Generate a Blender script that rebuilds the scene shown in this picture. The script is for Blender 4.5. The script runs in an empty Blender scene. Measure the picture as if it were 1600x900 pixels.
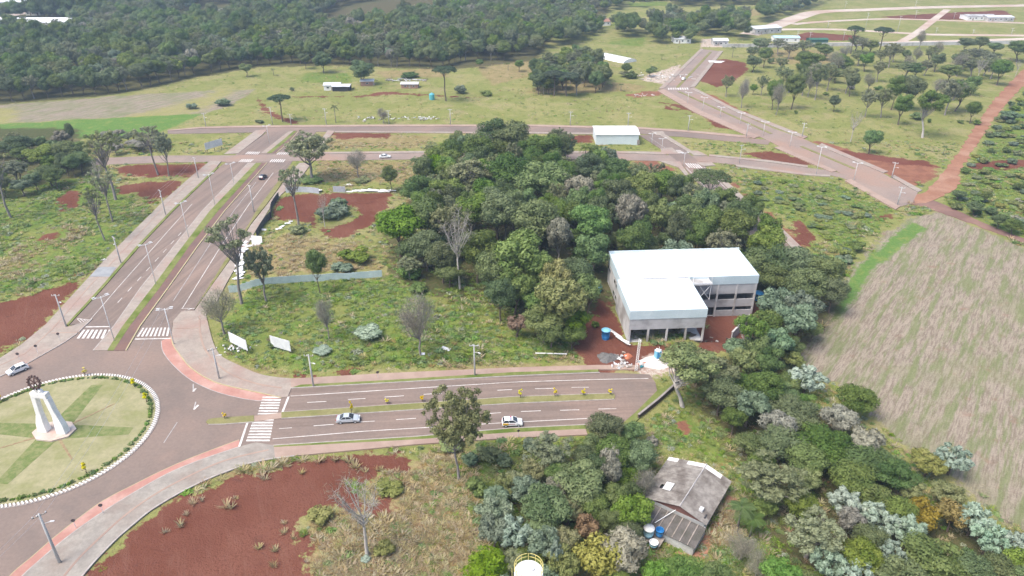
import bpy, bmesh, math, random
import numpy as np
from mathutils import Vector, Matrix

SC = bpy.context.scene
COL = SC.collection
R = math.radians
# ------------------------------------------------------------------ camera, world, sun, exposure
CAM_H, PITCH, FPX = 88.0, R(28.5), 1110.0        # flying height, tilt below horizontal, focal length in photo pixels
cam = bpy.data.objects.new('camera', bpy.data.cameras.new('camera'))
COL.objects.link(cam); SC.camera = cam
cam.location = (0, 0, CAM_H); cam.rotation_euler = (R(90) - PITCH, 0, 0)
cam.data.sensor_width = 36; cam.data.lens = 36 * FPX / 1600
cam.data.clip_start = 1; cam.data.clip_end = 9000
SUN_DIR = Vector((-0.5, -0.3, 1.0)).normalized()
w = bpy.data.worlds.new('World'); SC.world = w; w.use_nodes = True
nt = w.node_tree
bg = nt.nodes['Background']; sky = nt.nodes.new('ShaderNodeTexSky'); sky.sky_type = 'NISHITA'
sky.sun_disc = False; sky.sun_elevation = math.asin(SUN_DIR.z); sky.sun_rotation = math.atan2(SUN_DIR.x, SUN_DIR.y)
sky.air_density = 1.0; sky.dust_density = 6.0; sky.ozone_density = 1.0; sky.altitude = 600
nt.links.new(sky.outputs[0], bg.inputs[0]); bg.inputs[1].default_value = 0.115
sun = bpy.data.objects.new('sun', bpy.data.lights.new('sun', 'SUN')); COL.objects.link(sun)
sun.data.energy = 1.5; sun.data.angle = R(32); sun.data.color = (1.0, 0.95, 0.86)
sun.rotation_euler = (-SUN_DIR).to_track_quat('-Z', 'Y').to_euler()
vs = SC.view_settings
vs.view_transform = 'Standard'; vs.look = 'None'; vs.gamma = 1.0; vs.use_curve_mapping = False; vs.exposure = 1.33
SC.cycles.use_denoising = True; SC.cycles.max_bounces = 5; SC.cycles.diffuse_bounces = 3
SC.cycles.transparent_max_bounces = 4; SC.cycles.volume_bounces = 0

rng = np.random.default_rng(7); random.seed(7)
# ------------------------------------------------------------------ survey: photo pixel -> place on the ground
ST, CT = math.sin(PITCH), math.cos(PITCH)
def G(u, v, z=0.0):
    x, y = u - 800.0, 450.0 - v
    t = (CAM_H - z) / (FPX * ST - y * CT)
    return (x * t, (FPX * CT + y * ST) * t)
def GP(pts, z=0.0): return [G(u, v, z) for u, v in pts]
def PJ(x, y, z=0.0):
    dz = z - CAM_H; D = y * CT - dz * ST; up = y * ST + dz * CT
    return 800 + FPX * x / D, 450 - FPX * up / D, FPX / D
def height_for(u, v, vt, zb=0.0):
    x, y = G(u, v, zb); lo, hi = 0.0, 60.0
    for _ in range(40):
        m = (lo + hi) / 2
        if PJ(x, y, zb + m)[1] > vt: lo = m
        else: hi = m
    return lo
# ------------------------------------------------------------------ vector noise for shapes
def vnoise(x, y, s, seed=0):
    x = np.asarray(x, float) / s; y = np.asarray(y, float) / s
    xi, yi = np.floor(x).astype(np.int64), np.floor(y).astype(np.int64); fx, fy = x - xi, y - yi
    def h(a, b):
        n = (a * 374761393 + b * 668265263 + seed * 1442695) & 0x7fffffff
        n = ((n ^ (n >> 13)) * 1274126177) & 0x7fffffff
        return ((n ^ (n >> 16)) & 0xffff) / 65535.0
    fx, fy = fx * fx * (3 - 2 * fx), fy * fy * (3 - 2 * fy)
    return (h(xi, yi) * (1 - fx) + h(xi + 1, yi) * fx) * (1 - fy) + (h(xi, yi + 1) * (1 - fx) + h(xi + 1, yi + 1) * fx) * fy
def sdist(P, poly, reach=15.0):
    """signed distance of points to a polygon, positive inside, clipped to +-reach"""
    poly = np.asarray(poly, float); out = np.full(len(P), -reach)
    lo, hi = poly.min(0) - reach, poly.max(0) + reach
    sel = np.where((P[:, 0] > lo[0]) & (P[:, 0] < hi[0]) & (P[:, 1] > lo[1]) & (P[:, 1] < hi[1]))[0]
    if not len(sel): return out
    p = P[sel]; d = np.full(len(p), 1e9); ins = np.zeros(len(p), bool)
    for a, b in zip(poly, np.roll(poly, -1, 0)):
        e = b - a; L = max(e @ e, 1e-9)
        t = np.clip(((p - a) @ e) / L, 0, 1)
        d = np.minimum(d, np.hypot(*(p - a - t[:, None] * e).T))
        if abs(e[1]) > 1e-12:
            c = ((a[1] > p[:, 1]) != (b[1] > p[:, 1])) & (p[:, 0] < e[0] * (p[:, 1] - a[1]) / e[1] + a[0])
            ins ^= c
    out[sel] = np.clip(np.where(ins, d, -d), -reach, reach)
    return out
# ------------------------------------------------------------------ mesh builder
class MB:
    def __init__(s): s.v = []; s.f = []
    def add(s, vs, fs):
        o = len(s.v); s.v += [tuple(p) for p in vs]; s.f += [tuple(i + o for i in f) for f in fs]; return s
    def box(s, c, d, rz=0.0, M=None):
        hx, hy, hz = d[0] / 2, d[1] / 2, d[2] / 2; cs, sn = math.cos(rz), math.sin(rz); vs = []
        for k in range(8):
            x = hx if k & 1 else -hx; y = hy if k & 2 else -hy; z = hz if k & 4 else -hz
            p = Vector((x * cs - y * sn, x * sn + y * cs, z))
            if M is not None: p = M @ p
            vs.append((c[0] + p.x, c[1] + p.y, c[2] + p.z))
        return s.add(vs, [(0, 2, 3, 1), (4, 5, 7, 6), (0, 1, 5, 4), (2, 6, 7, 3), (0, 4, 6, 2), (1, 3, 7, 5)])
    def prism(s, poly, z0, z1, cap0=False):
        poly = list(poly); a = sum(p[0] * q[1] - q[0] * p[1] for p, q in zip(poly, poly[1:] + poly[:1]))
        if a < 0: poly = poly[::-1]
        n = len(poly); o = len(s.v)
        s.v += [(x, y, z0) for x, y in poly] + [(x, y, z1) for x, y in poly]
        s.f += [tuple(o + n + i for i in range(n))] + [(o + i, o + (i + 1) % n, o + n + (i + 1) % n, o + n + i) for i in range(n)]
        if cap0: s.f.append(tuple(o + i for i in range(n))[::-1])
        return s
    def tube(s, pts, rad, n=6, cap=True):
        pts = [Vector(p) for p in pts]; rad = [rad] * len(pts) if isinstance(rad, (int, float)) else rad
        o = len(s.v); ref = None
        for i, p in enumerate(pts):
            t = (pts[min(i + 1, len(pts) - 1)] - pts[max(i - 1, 0)]).normalized()
            if ref is None: ref = Vector((1, 0, 0)) if abs(t.x) < .9 else Vector((0, 1, 0))
            a = t.cross(ref).normalized(); b = t.cross(a).normalized(); ref = -b if False else ref
            for k in range(n):
                q = p + (a * math.cos(2 * math.pi * k / n) + b * math.sin(2 * math.pi * k / n)) * rad[i]; s.v.append(tuple(q))
        for i in range(len(pts) - 1):
            for k in range(n):
                s.f.append((o + i * n + k, o + i * n + (k + 1) % n, o + (i + 1) * n + (k + 1) % n, o + (i + 1) * n + k))
        if cap:
            s.f.append(tuple(o + k for k in range(n))[::-1]); s.f.append(tuple(o + (len(pts) - 1) * n + k for k in range(n)))
        return s
    def lathe(s, c, prof, n=20, cap=True):
        o = len(s.v)
        for r, z in prof:
            for k in range(n):
                s.v.append((c[0] + r * math.cos(2 * math.pi * k / n), c[1] + r * math.sin(2 * math.pi * k / n), c[2] + z))
        for i in range(len(prof) - 1):
            for k in range(n):
                s.f.append((o + i * n + k, o + i * n + (k + 1) % n, o + (i + 1) * n + (k + 1) % n, o + (i + 1) * n + k))
        if cap: s.f.append(tuple(o + (len(prof) - 1) * n + k for k in range(n)))
        return s
    def quad(s, a, b, c, d): return s.add([a, b, c, d], [(0, 1, 2, 3)])
    def mesh(s, name, m, smooth=False):
        me = bpy.data.meshes.new(name); me.from_pydata(s.v, [], s.f); me.update()
        if m is not None: me.materials.append(m)
        if smooth: me.polygons.foreach_set('use_smooth', [True] * len(me.polygons))
        return me
    def build(s, name, m, parent=None, loc=None, smooth=False, bevel=0):
        o = bpy.data.objects.new(name, s.mesh(name, m, smooth)); COL.objects.link(o)
        if parent is not None: o.parent = parent
        if loc is not None: o.location = loc
        if bevel:
            b = o.modifiers.new('b', 'BEVEL'); b.width = bevel; b.segments = 2; b.limit_method = 'ANGLE'
        return o
def tag(o, label=None, cat=None, group=None, kind=None):
    if label: o['label'] = label
    if cat: o['category'] = cat
    if group: o['group'] = group
    if kind: o['kind'] = kind
    return o
def thing(name, label, cat, loc=(0, 0, 0), rz=0.0, group=None):
    o = bpy.data.objects.new(name, None); COL.objects.link(o); o.empty_display_size = .5
    o.location = loc; o.rotation_euler = (0, 0, rz)
    return tag(o, label, cat, group)
def struct(o): return tag(o, kind='structure')
def copy_tree(o, parent=None):
    c = o.copy(); COL.objects.link(c)
    if parent is not None: c.parent = parent
    for ch in o.children: copy_tree(ch, c)
    return c
ORD = lambda n: '%d%s' % (n, 'th' if 10 <= n % 100 <= 20 else {1: 'st', 2: 'nd', 3: 'rd'}.get(n % 10, 'th'))
# ------------------------------------------------------------------ materials
def newmat(name, rough=.8, spec=.2):
    m = bpy.data.materials.new(name); m.use_nodes = True; b = m.node_tree.nodes['Principled BSDF']
    b.inputs['Roughness'].default_value = rough; b.inputs['Specular IOR Level'].default_value = spec
    return m, m.node_tree, b
def N(nt, t, **k):
    n = nt.nodes.new(t)
    for a, v in k.items():
        if a.startswith('i_'): n.inputs[a[2:].replace('_', ' ')].default_value = v
        else: setattr(n, a, v)
    return n
def mixc(nt, fac, a, b, blend='MIX'):
    n = nt.nodes.new('ShaderNodeMix'); n.data_type = 'RGBA'; n.blend_type = blend
    for sock, v in ((n.inputs[0], fac), (n.inputs[6], a), (n.inputs[7], b)):
        if isinstance(v, bpy.types.NodeSocket): nt.links.new(v, sock)
        elif isinstance(v, (int, float)): sock.default_value = v
        else: sock.default_value = (*v, 1)
    return n.outputs[2]
def math_(nt, op, a, b=None, c=None, clamp=False):
    n = nt.nodes.new('ShaderNodeMath'); n.operation = op; n.use_clamp = clamp
    for i, v in enumerate((a, b, c)):
        if v is None: continue
        if isinstance(v, bpy.types.NodeSocket): nt.links.new(v, n.inputs[i])
        else: n.inputs[i].default_value = v
    return n.outputs[0]
def noise(nt, vec, scale, detail=3, rough=.6, dist=0.0):
    n = N(nt, 'ShaderNodeTexNoise', noise_dimensions='3D'); n.inputs['Scale'].default_value = scale
    n.inputs['Detail'].default_value = detail; n.inputs['Roughness'].default_value = rough; n.inputs['Distortion'].default_value = dist
    if vec is not None: nt.links.new(vec, n.inputs['Vector'])
    return n.outputs[0]
def ramp01(nt, v, lo, hi):
    n = nt.nodes.new('ShaderNodeMapRange'); n.interpolation_type = 'SMOOTHSTEP'
    nt.links.new(v, n.inputs[0]); n.inputs[1].default_value = lo; n.inputs[2].default_value = hi
    return n.outputs[0]
def bump(nt, b, h, strength=.4, dist=.05):
    n = nt.nodes.new('ShaderNodeBump'); n.inputs['Strength'].default_value = strength; n.inputs['Distance'].default_value = dist
    nt.links.new(h, n.inputs['Height']); nt.links.new(n.outputs[0], b.inputs['Normal'])
MATS = {}
def M(name, c1, c2=None, scale=.6, rough=.8, spec=.2, c3=None, scale3=.08, fine=6.0, bmp=0.0, metal=0.0, world=True, streak=None, wear=None):
    """two-tone worn surface: colour drifts between c1 and c2, large soft stains of c3"""
    if name in MATS: return MATS[name]
    m, nt, b = newmat(name, rough, spec); b.inputs['Metallic'].default_value = metal
    if world: vec = N(nt, 'ShaderNodeNewGeometry').outputs['Position']
    else: vec = N(nt, 'ShaderNodeTexCoord').outputs['Object']
    c2 = c2 or tuple(x * .8 for x in c1)
    f = noise(nt, vec, scale, 5, .65)
    col = mixc(nt, ramp01(nt, f, .35, .65), c1, c2)
    if c3: col = mixc(nt, ramp01(nt, noise(nt, vec, scale3, 4, .6), .45, .68), col, c3)
    if streak:      # wear drawn out along the direction of travel
        mp = N(nt, 'ShaderNodeMapping', vector_type='TEXTURE'); mp.inputs['Rotation'].default_value = (0, 0, streak[0]); mp.inputs['Scale'].default_value = (streak[1], 1, 1); nt.links.new(vec, mp.inputs[0])
        col = mixc(nt, math_(nt, 'MULTIPLY', ramp01(nt, noise(nt, mp.outputs[0], .55, 4, .6), .42, .66), .75), col, tuple(x * .72 for x in c1))
        col = mixc(nt, math_(nt, 'MULTIPLY', ramp01(nt, noise(nt, mp.outputs[0], .8, 3, .6, .4), .54, .7), .5), col, tuple(x * 1.28 for x in c1))
    if wear: col = mixc(nt, math_(nt, 'MULTIPLY', ramp01(nt, noise(nt, vec, 2.2, 4, .75), .5, .7), .7), col, wear)
    g = noise(nt, vec, fine, 3, .7)
    k = math_(nt, 'MULTIPLY_ADD', g, .5, .75)
    col = mixc(nt, 1.0, col, N(nt, 'ShaderNodeCombineColor').outputs[0], 'MULTIPLY') if False else col
    hs = nt.nodes.new('ShaderNodeHueSaturation'); nt.links.new(col, hs.inputs['Color']); nt.links.new(k, hs.inputs['Value'])
    nt.links.new(hs.outputs[0], b.inputs['Base Color'])
    if bmp: bump(nt, b, g, bmp, .05)
    MATS[name] = m
    return m
# ------------------------------------------------------------------ paved surfaces (photo survey points -> ground metres)
ASPH = M('asphalt', (.212, .162, .136), (.165, .132, .115), .10, .85, .2, c3=(.245, .178, .145), scale3=.05, fine=1.7, bmp=.15)
AW = dict(rough=.85, spec=.2, c3=(.245, .178, .145), scale3=.05, fine=1.7, bmp=.15)
ASPHB = M('asphalt_boulevard', (.218, .165, .137), (.172, .138, .120), .10, streak=(R(4), 22), **AW)
ASPHA = M('asphalt_avenue', (.218, .165, .137), (.172, .138, .120), .10, streak=(R(82), 22), **AW)
ASPH2 = M('asphalt_dusty', (.275, .212, .178), (.22, .178, .157), .10, .9, .15, c3=(.30, .205, .16), scale3=.05, fine=1.5)
BROWN = M('cycle_brown', (.19, .115, .095), (.15, .10, .09), .2, .9, .1)
PAVER = M('paver', (.335, .288, .245), (.28, .238, .205), .5, .9, .1, c3=(.31, .225, .19), scale3=.1, fine=3.0, bmp=.2)
PAVERG = M('paver_grey', (.315, .288, .252), (.25, .226, .20), .45, .9, .1, c3=(.25, .21, .18), scale3=.12, fine=2.2, bmp=.2)
PINK = M('cycle_red', (.41, .215, .175), (.35, .18, .148), .25, .85, .15, c3=(.45, .29, .245), scale3=.12, fine=2.0)
PINKW = M('paver_pink', (.36, .268, .218), (.31, .228, .185), .35, .9, .1, c3=(.29, .205, .17), scale3=.1)
VERGE = M('verge_grass', (.15, .18, .055), (.20, .205, .08), .5, 1, 0, c3=(.10, .14, .03), scale3=.15, fine=3.0, bmp=.5)
DRYV = M('verge_dry', (.235, .22, .10), (.20, .185, .085), .5, 1, 0, c3=(.16, .165, .06), scale3=.2, fine=3.0, bmp=.5)
WHITEP = M('road_paint', (.70, .68, .65), (.58, .55, .52), .8, .7, .2, c3=(.46, .42, .39), scale3=.35, wear=(.33, .29, .26))
FADEP = M('road_paint_faded', (.42, .40, .39), (.31, .29, .28), .5, .8, .2)
YELP = M('kerb_yellow', (.42, .36, .20), (.36, .31, .20), .8, .8, .2)
KERB = M('kerb_stone', (.40, .37, .34), (.32, .28, .26), .8, .9, .1)
DIRT = M('dirt_road', (.30, .16, .105), (.245, .122, .08), .12, 1, 0, c3=(.34, .205, .145), scale3=.07, fine=1.2, bmp=.3)
DIRTD = M('dirt_track', (.20, .125, .105), (.165, .10, .085), .15, 1, 0, c3=(.24, .15, .12), scale3=.08, fine=1.2, bmp=.3)
PALE = M('pale_street', (.50, .44, .38), (.42, .34, .29), .05, 1, 0, c3=(.40, .29, .235), scale3=.02, fine=.8)
PAVED = []          # polygons kept clear of relief and plants
def smooth(pts, n=4):
    pts = [np.array(p, float) for p in pts]; out = []
    for i in range(len(pts) - 1):
        p0, p1, p2, p3 = pts[max(i - 1, 0)], pts[i], pts[i + 1], pts[min(i + 2, len(pts) - 1)]
        for k in range(n):
            t = k / n
            out.append(tuple(.5 * (2 * p1 + (p2 - p0) * t + (2 * p0 - 5 * p1 + 4 * p2 - p3) * t * t + (3 * p1 - p0 - 3 * p2 + p3) * t ** 3)))
    return out + [tuple(pts[-1])]
LEVEL = {}
def sheet(name, px, m, z=.02, keep=True, rough=0.0, z0=None):
    """one paved sheet from survey points; sheets laid later on the same level get 4 mm more"""
    g = GP(px)
    if rough:
        q = []
        for a, b in zip(g, g[1:] + g[:1]):
            L = math.dist(a, b); k = max(1, int(L / 2.0))
            for i in range(k):
                t = i / k; q.append((a[0] + (b[0] - a[0]) * t + random.gauss(0, rough), a[1] + (b[1] - a[1]) * t + random.gauss(0, rough)))
        g = q
    LEVEL[z] = LEVEL.get(z, -1) + 1
    zt = z + .004 * LEVEL[z]
    o = MB().prism(g, (-.35 if z0 is None else z0), zt).build(name, m)
    if keep: PAVED.append(g)
    return struct(o)
def ribbon_poly(P, wdt):
    P = [np.array(p, float) for p in P]; L, Rr = [], []
    for i, p in enumerate(P):
        t = P[min(i + 1, len(P) - 1)] - P[max(i - 1, 0)]; t /= max(np.hypot(*t), 1e-9); n = np.array((-t[1], t[0]))
        L.append(tuple(p + n * wdt / 2)); Rr.append(tuple(p - n * wdt / 2))
    return L + Rr[::-1]
def line(name, px, wdt, m, parent, z, world=False, z0=0.0):
    P = px if world else GP(px)
    return MB().prism(ribbon_poly(P, wdt), z0, z).build(name, m, parent)
def kerb(px, parent, m=None, wdt=.22, z=.17, world=False): return line('kerb', px, wdt, m or KERB, parent, z, world)
def dashes(a, b, n, frac, parent, z=.062, wdt=.14, m=None):
    A, B = np.array(G(*a)), np.array(G(*b))
    for i in range(n):
        p, q = A + (B - A) * (i / n), A + (B - A) * ((i + frac) / n)
        line('lane_dash', [p, q], wdt, m or WHITEP, parent, z, True)
def crosswalk(name_parent, a, b, c, d, n, frac=.5):
    """stripes between edge a-b and edge c-d (a over c), n stripes"""
    a, b, c, d = (np.array(G(*p)) for p in (a, b, c, d))
    o = bpy.data.objects.new('crosswalk', None); COL.objects.link(o); struct(o)
    for i in range(n):
        t0, t1 = i / n, (i + frac) / n
        MB().prism([a + (b - a) * t0, a + (b - a) * t1, c + (d - c) * t1, c + (d - c) * t0], .0, .066).build('stripe', WHITEP, o)
    return o
# --- roundabout and boulevards
NE_KERB = smooth([(268, 526), (271, 540), (283, 557), (297, 574), (322, 591), (350, 602), (400, 613), (440, 622)])
NE_IN = smooth([(252, 533), (255, 550), (272, 572), (300, 595), (337, 612), (375, 622), (400, 626), (412, 626)])
SE_IN = smooth([(374, 687), (300, 715), (250, 737), (212, 756), (162, 782), (120, 812), (82, 842), (50, 870), (19, 896), (-20, 940)])
SE_KERB = smooth([(374, 699), (312, 720), (262, 741), (212, 769), (162, 800), (120, 829), (87, 855), (57, 881), (37, 899), (0, 938)])
rb = sheet('roundabout_road', [(-150, 655), (-60, 614), (0, 589), (42, 569), (100, 536), (120, 522), (144, 499), (150, 494), (280, 488), (270, 502)] + NE_KERB + [(446, 622), (430, 700), (400, 700)] + SE_KERB + [(-60, 1010), (-260, 980), (-330, 800), (-240, 690)], ASPH)
av = sheet('avenue_road', [(108, 508), (162, 450), (217, 387), (271, 330), (342, 262), (372, 239), (410, 212), (428, 199), (500, 199), (462, 243), (453, 258), (427, 294), (400, 330), (389, 350), (350, 410), (304, 484), (268, 506), (140, 504)], ASPHA)
bv = sheet('boulevard_road', [(438, 623), (455, 606), (800, 587.5), (937, 582), (1015, 585), (1024, 598), (1027, 612), (992, 645), (966, 667), (915, 664.5), (800, 670), (650, 683), (427, 697), (418, 698)], ASPHB)
s1 = sheet('cross_street', [(262, 205), (316, 201), (391, 199.5), (600, 198), (830, 198), (1000, 202), (1036, 204.5), (1075, 207), (1168, 216), (1205, 219), (1200, 226), (1168, 223.5), (1075, 214.5), (1036, 212), (1000, 209), (830, 206.5), (600, 205), (391, 207), (316, 208.5), (262, 209)], ASPH)
s2 = sheet('cross_street', [(150, 247), (260, 243), (340, 243), (500, 241), (650, 239.5), (900, 239.5), (960, 239.5), (1060, 243), (1107, 244.5), (1200, 254), (1260, 262), (1300, 267), (1335, 277), (1325, 281), (1297, 273.5), (1260, 271), (1200, 263), (1107, 253), (1060, 252), (960, 250), (900, 249), (650, 249), (500, 251), (340, 253), (260, 254), (150, 258)], ASPH2)
rf = sheet('side_street', [(998, 211), (1036, 235), (1066, 257.5), (1081, 276), (1130, 325), (1204, 402), (1250, 402), (1203, 354), (1160, 317), (1107, 265), (1073, 237), (1030, 211)], ASPH)
rg = sheet('main_road', [(1099, 77), (1124, 80), (1078, 137), (1145, 173.5), (1209, 201), (1256, 217), (1279, 228), (1380, 271), (1434, 301), (1425, 318), (1406, 323), (1329, 280), (1307, 267), (1219, 229), (1186, 213), (1095, 173), (1037, 139)], ASPH2)
dr = sheet('dirt_road', smooth([(1425, 303), (1445, 300), (1470, 274), (1500, 234), (1550, 160), (1602, 106), (1680, 40)]) + smooth([(1690, 66), (1602, 132), (1560, 178), (1528, 224), (1502, 266), (1494, 292), (1462, 312), (1430, 318)]), DIRT, z=.012, rough=.35)
sheet('dirt_track', smooth([(1424, 312), (1462, 314), (1530, 345), (1602, 373), (1700, 410)]) + smooth([(1700, 422), (1602, 381), (1500, 343), (1440, 322), (1415, 317)]), DIRTD, z=.004, rough=.25)
for i, (pts, wd) in enumerate([([(1170, 54), (1200, 44), (1225, 35), (1250, 26), (1280, 18.5), (1360, 15), (1450, 11.5), (1600, 8.5), (1750, 6)], 15), ([(1240, 38), (1262, 35.5), (1300, 33), (1380, 29.5), (1450, 31), (1600, 36), (1700, 40)], 7), ([(1195, 47), (1225, 46), (1310, 46), (1400, 51), (1460, 54), (1600, 55.5), (1700, 57)], 8), ([(1135, 71), (1260, 68.5), (1420, 66), (1530, 63), (1700, 57.5)], 8), ([(1405, 67), (1430, 53), (1455, 34), (1480, 15)], 6)]):
    P = GP(smooth(pts)); g = ribbon_poly(P, wd); PAVED.append(g)
    struct(MB().prism(g, -.3, .02 + .004 * i).build('pale_street', PALE))
# painted lanes and cycle strips
line('cycle_lane', [], .1, PINK, rb, .05, True) if False else MB().prism(GP(NE_KERB + NE_IN[::-1]), 0, .046).build('cycle_lane', PINK, rb)
MB().prism(GP(SE_IN + SE_KERB[::-1]), 0, .046).build('cycle_lane', PINK, rb)
line('edge_line', NE_KERB, .16, YELP, rb, .06); line('edge_line', SE_KERB, .16, YELP, rb, .06); line('edge_line', SE_IN, .12, YELP, rb, .056)
line('edge_line', NE_IN, .12, FADEP, rb, .056)
for a, b, c in (((302, 600), (302, 612), (306, 607)), ((306, 628), (303, 640), (310, 633))):
    line('lane_arrow', [a, b], .22, FADEP, rb, .05); line('lane_arrow', [b, c], .4, WHITEP, rb, .054)
line('lane_line', [(277, 660), (256, 692)], .14, FADEP, rb, .05)
# avenue markings
line('parking_line', [(140, 501), (184, 450), (300, 319)], .14, WHITEP, av, .056)
line('parking_line', [(285, 482), (342, 390), (388, 321), (427, 270)], .16, WHITEP, av, .056)
line('centre_line', [(271, 470), (328, 382), (368, 326), (400, 285)], .16, FADEP, av, .056)
dashes((184, 473), (300, 345), 9, .42, av)
for k in range(4):
    t = k / 3
    line('hatch_line', [(121 + 15 * t, 498.5 + 2 * t), (127 + 14 * t, 504 - 2 * t)], .13, WHITEP, av, .058)
    line('hatch_line', [(280 + 16 * t, 491 - 8 * t), (289 + 12 * t, 486 - 4 * t)], .13, WHITEP, av, .058)
line('hatch_line', [(121, 498), (141, 500)], .13, WHITEP, av, .06); line('hatch_line', [(283, 482), (304, 482)], .13, WHITEP, av, .06)
line('stop_line', [(134, 511), (172, 510.5)], .35, WHITEP, rb, .058); line('stop_line', [(211, 530), (267, 529)], .35, WHITEP, rb, .058)
crosswalk(0, (130, 515.5), (177, 515.5), (120, 529), (172, 529), 7, .55); crosswalk(0, (223, 512.5), (268, 512), (214, 526), (266, 525), 8, .5)
crosswalk(0, (388, 237), (408, 237.5), (383, 241), (404, 241.5), 7); crosswalk(0, (436, 238), (455, 238), (432, 241.5), (452, 241.5), 6)
crosswalk(0, (378, 249), (398, 249), (372, 253.5), (392, 253.5), 7); crosswalk(0, (425, 249), (448, 249), (421, 253.5), (444, 253.5), 7)
crosswalk(0, (1048, 234.5), (1063, 234.5), (1056, 239.5), (1071, 239.5), 6); crosswalk(0, (1070, 255), (1092, 256), (1077, 262), (1100, 263), 6)
crosswalk(0, (1044, 137.5), (1076, 137), (1044, 140.5), (1078, 140), 9)
# boulevard markings
crosswalk(0, (410.5, 620), (402, 650), (440, 620), (433, 650), 7, .52); crosswalk(0, (396, 655), (384, 692), (428, 655), (421, 692), 8, .52)
line('stop_line', [(451, 620), (441, 645)], .4, WHITEP, bv, .06); line('stop_line', [(388, 657), (374, 698)], .4, WHITEP, rb, .064)
line('parking_line', [(454, 619), (800, 597.3), (930, 593.2), (1013, 591.5)], .15, WHITEP, bv, .056)
line('parking_line', [(426, 686), (562, 674.5), (800, 660), (920, 654)], .15, WHITEP, bv, .056)
for a, b in (((480, 629), (510, 627.5)), ((544, 624.3), (571, 622.9)), ((601, 620.6), (631, 618.6)), ((662, 616.4), (690, 614.8)), ((728, 613), (751, 611.8)), ((777, 610), (800, 608.9)), ((836, 607.6), (867, 606.9)), ((893, 605.5), (920, 605.2)),
             ((436, 670), (456, 668.6)), ((490, 665.6), (522, 663.2)), ((562, 659.6), (586, 658.1)), ((619, 655.8), (650, 653.8)), ((765, 646.3), (783, 645)), ((814, 643.2), (845, 642)), ((875, 641.3), (905, 640.5)), ((935, 639.3), (963, 638.7))):
    line('lane_dash', [a, b], .14, WHITEP, bv, .056)
dashes((1088, 262), (1150, 325), 2, .95, rf); line('parking_line', [(1072, 262), (1084, 274), (1110, 300)], .15, WHITEP, rf, .066); line('parking_line', [(1100, 262), (1120, 281), (1158, 317)], .15, WHITEP, rf, .066)
line('centre_line', [(1015, 215), (1052, 240)], .15, FADEP, rf, .066)
line('centre_strip', [(1111, 81), (1058, 137)], 1.6, DRYV, rg, .16); line('centre_strip', [(1060, 143), (1205, 209)], 1.4, DRYV, rg, .16); line('centre_strip', [(1252, 229), (1335, 264)], 1.4, DRYV, rg, .16)
# --- medians
def slab(name, px, m, z=.16): return sheet(name, px, m, z)
PL = [(146, 548), (178, 510), (220, 450), (272, 385), (316, 330), (388, 255)]; PR = [(168, 548), (192, 510), (238, 450), (286, 385), (328, 330), (400, 255)]
GR = [(178, 548), (203, 510), (250, 450), (296, 385), (341, 330), (409, 255)]; BR = [(197, 548), (219, 510), (263, 450), (309, 385), (351, 330), (417, 255)]
md = slab('median_walkway', PL + PR[::-1], PAVER); slab('median_grass', PR + GR[::-1], VERGE, .175); mb = slab('median_cycle_path', GR + BR[::-1], BROWN, .15)
kerb(PL, md); kerb(BR, mb, YELP, .3, .2)
md2 = slab('median_walkway', [(408, 239.5), (430, 222), (451, 206), (459, 205), (440, 221), (417, 239.5)], PAVER); slab('median_grass', [(417, 239.5), (440, 221), (459, 205), (464, 205), (447, 221), (425, 239.5)], VERGE, .175)
mb2 = slab('median_cycle_path', [(425, 239.5), (447, 221), (464, 205), (466, 206), (452, 222), (432, 239.5)], BROWN, .15); kerb([(432, 239.5), (452, 222), (466, 206)], mb2, YELP, .3, .2)
mm = slab('median_grass', [(440, 645), (800, 621), (958, 615.5), (961, 619), (960, 624), (800, 630.5), (440, 654)], DRYV, .175); kerb([(440, 654.3), (800, 630.8), (960, 624.3)], mm); kerb([(440, 644.8), (800, 620.8), (958, 615.2)], mm, z=.165)
mn = slab('median_grass', smooth([(322, 660), (330, 655), (360, 652.5), (397, 650)]) + [(397, 659.5), (350, 663), (326, 663.5)], DRYV, .175); kerb([(326, 663.7), (350, 663.3), (397, 659.8)], mn)
slab('median_crossing', [(397, 650.3), (440, 645.2), (440, 653.8), (397, 659.3)], PINKW, .1)
# --- pavements
LKV = [(338, 262), (267, 330), (212, 387), (157, 450), (104, 508)]; LK = [(342, 262), (271, 330), (217, 387), (162, 450), (108, 508)]
sw = slab('pavement', [(-60, 582), (0, 560), (32, 540), (72, 507), (124, 450), (165, 405), (212, 358), (258, 312), (300, 275), (328, 252), (346, 252)] + LKV + [(106, 511), (128, 505), (144, 499), (120, 522), (100, 536), (42, 569), (0, 589), (-60, 614)], PAVER, .14)
line('tactile_strip', [(0, 572), (40, 553), (82, 515), (138, 450), (190, 395), (258, 322), (310, 272)], .35, PINKW, sw, .165); line('tactile_strip', [(80, 521), (125, 520)], .35, PINKW, sw, .17)
kerb([(144, 499), (120, 522), (100, 536), (42, 569), (0, 589), (-60, 614)], sw); slab('verge', LKV + LK[::-1], VERGE, .175)
slab('pavement', [(350, 241), (400, 204), (417, 203), (410, 211), (372, 240)], PAVER, .14)
CORN = smooth([(322, 492), (330, 525), (336, 542), (345, 556), (362, 566), (400, 583), (425, 589), (455, 592)])
sw2 = slab('pavement', [(304, 486), (284, 487), (271, 502), (268, 526)] + NE_KERB[1:] + [(450, 620), (455, 607)] + CORN[::-1] + [(340, 470), (354, 443), (331, 447)], PAVER, .14)
line('tactile_strip', smooth([(312, 494), (313, 520), (320, 545), (335, 565), (360, 585), (400, 600), (440, 607)]), .4, PINKW, sw2, .19); line('tactile_strip', [(272, 514), (312, 513)], .35, PINKW, sw2, .186)
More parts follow.
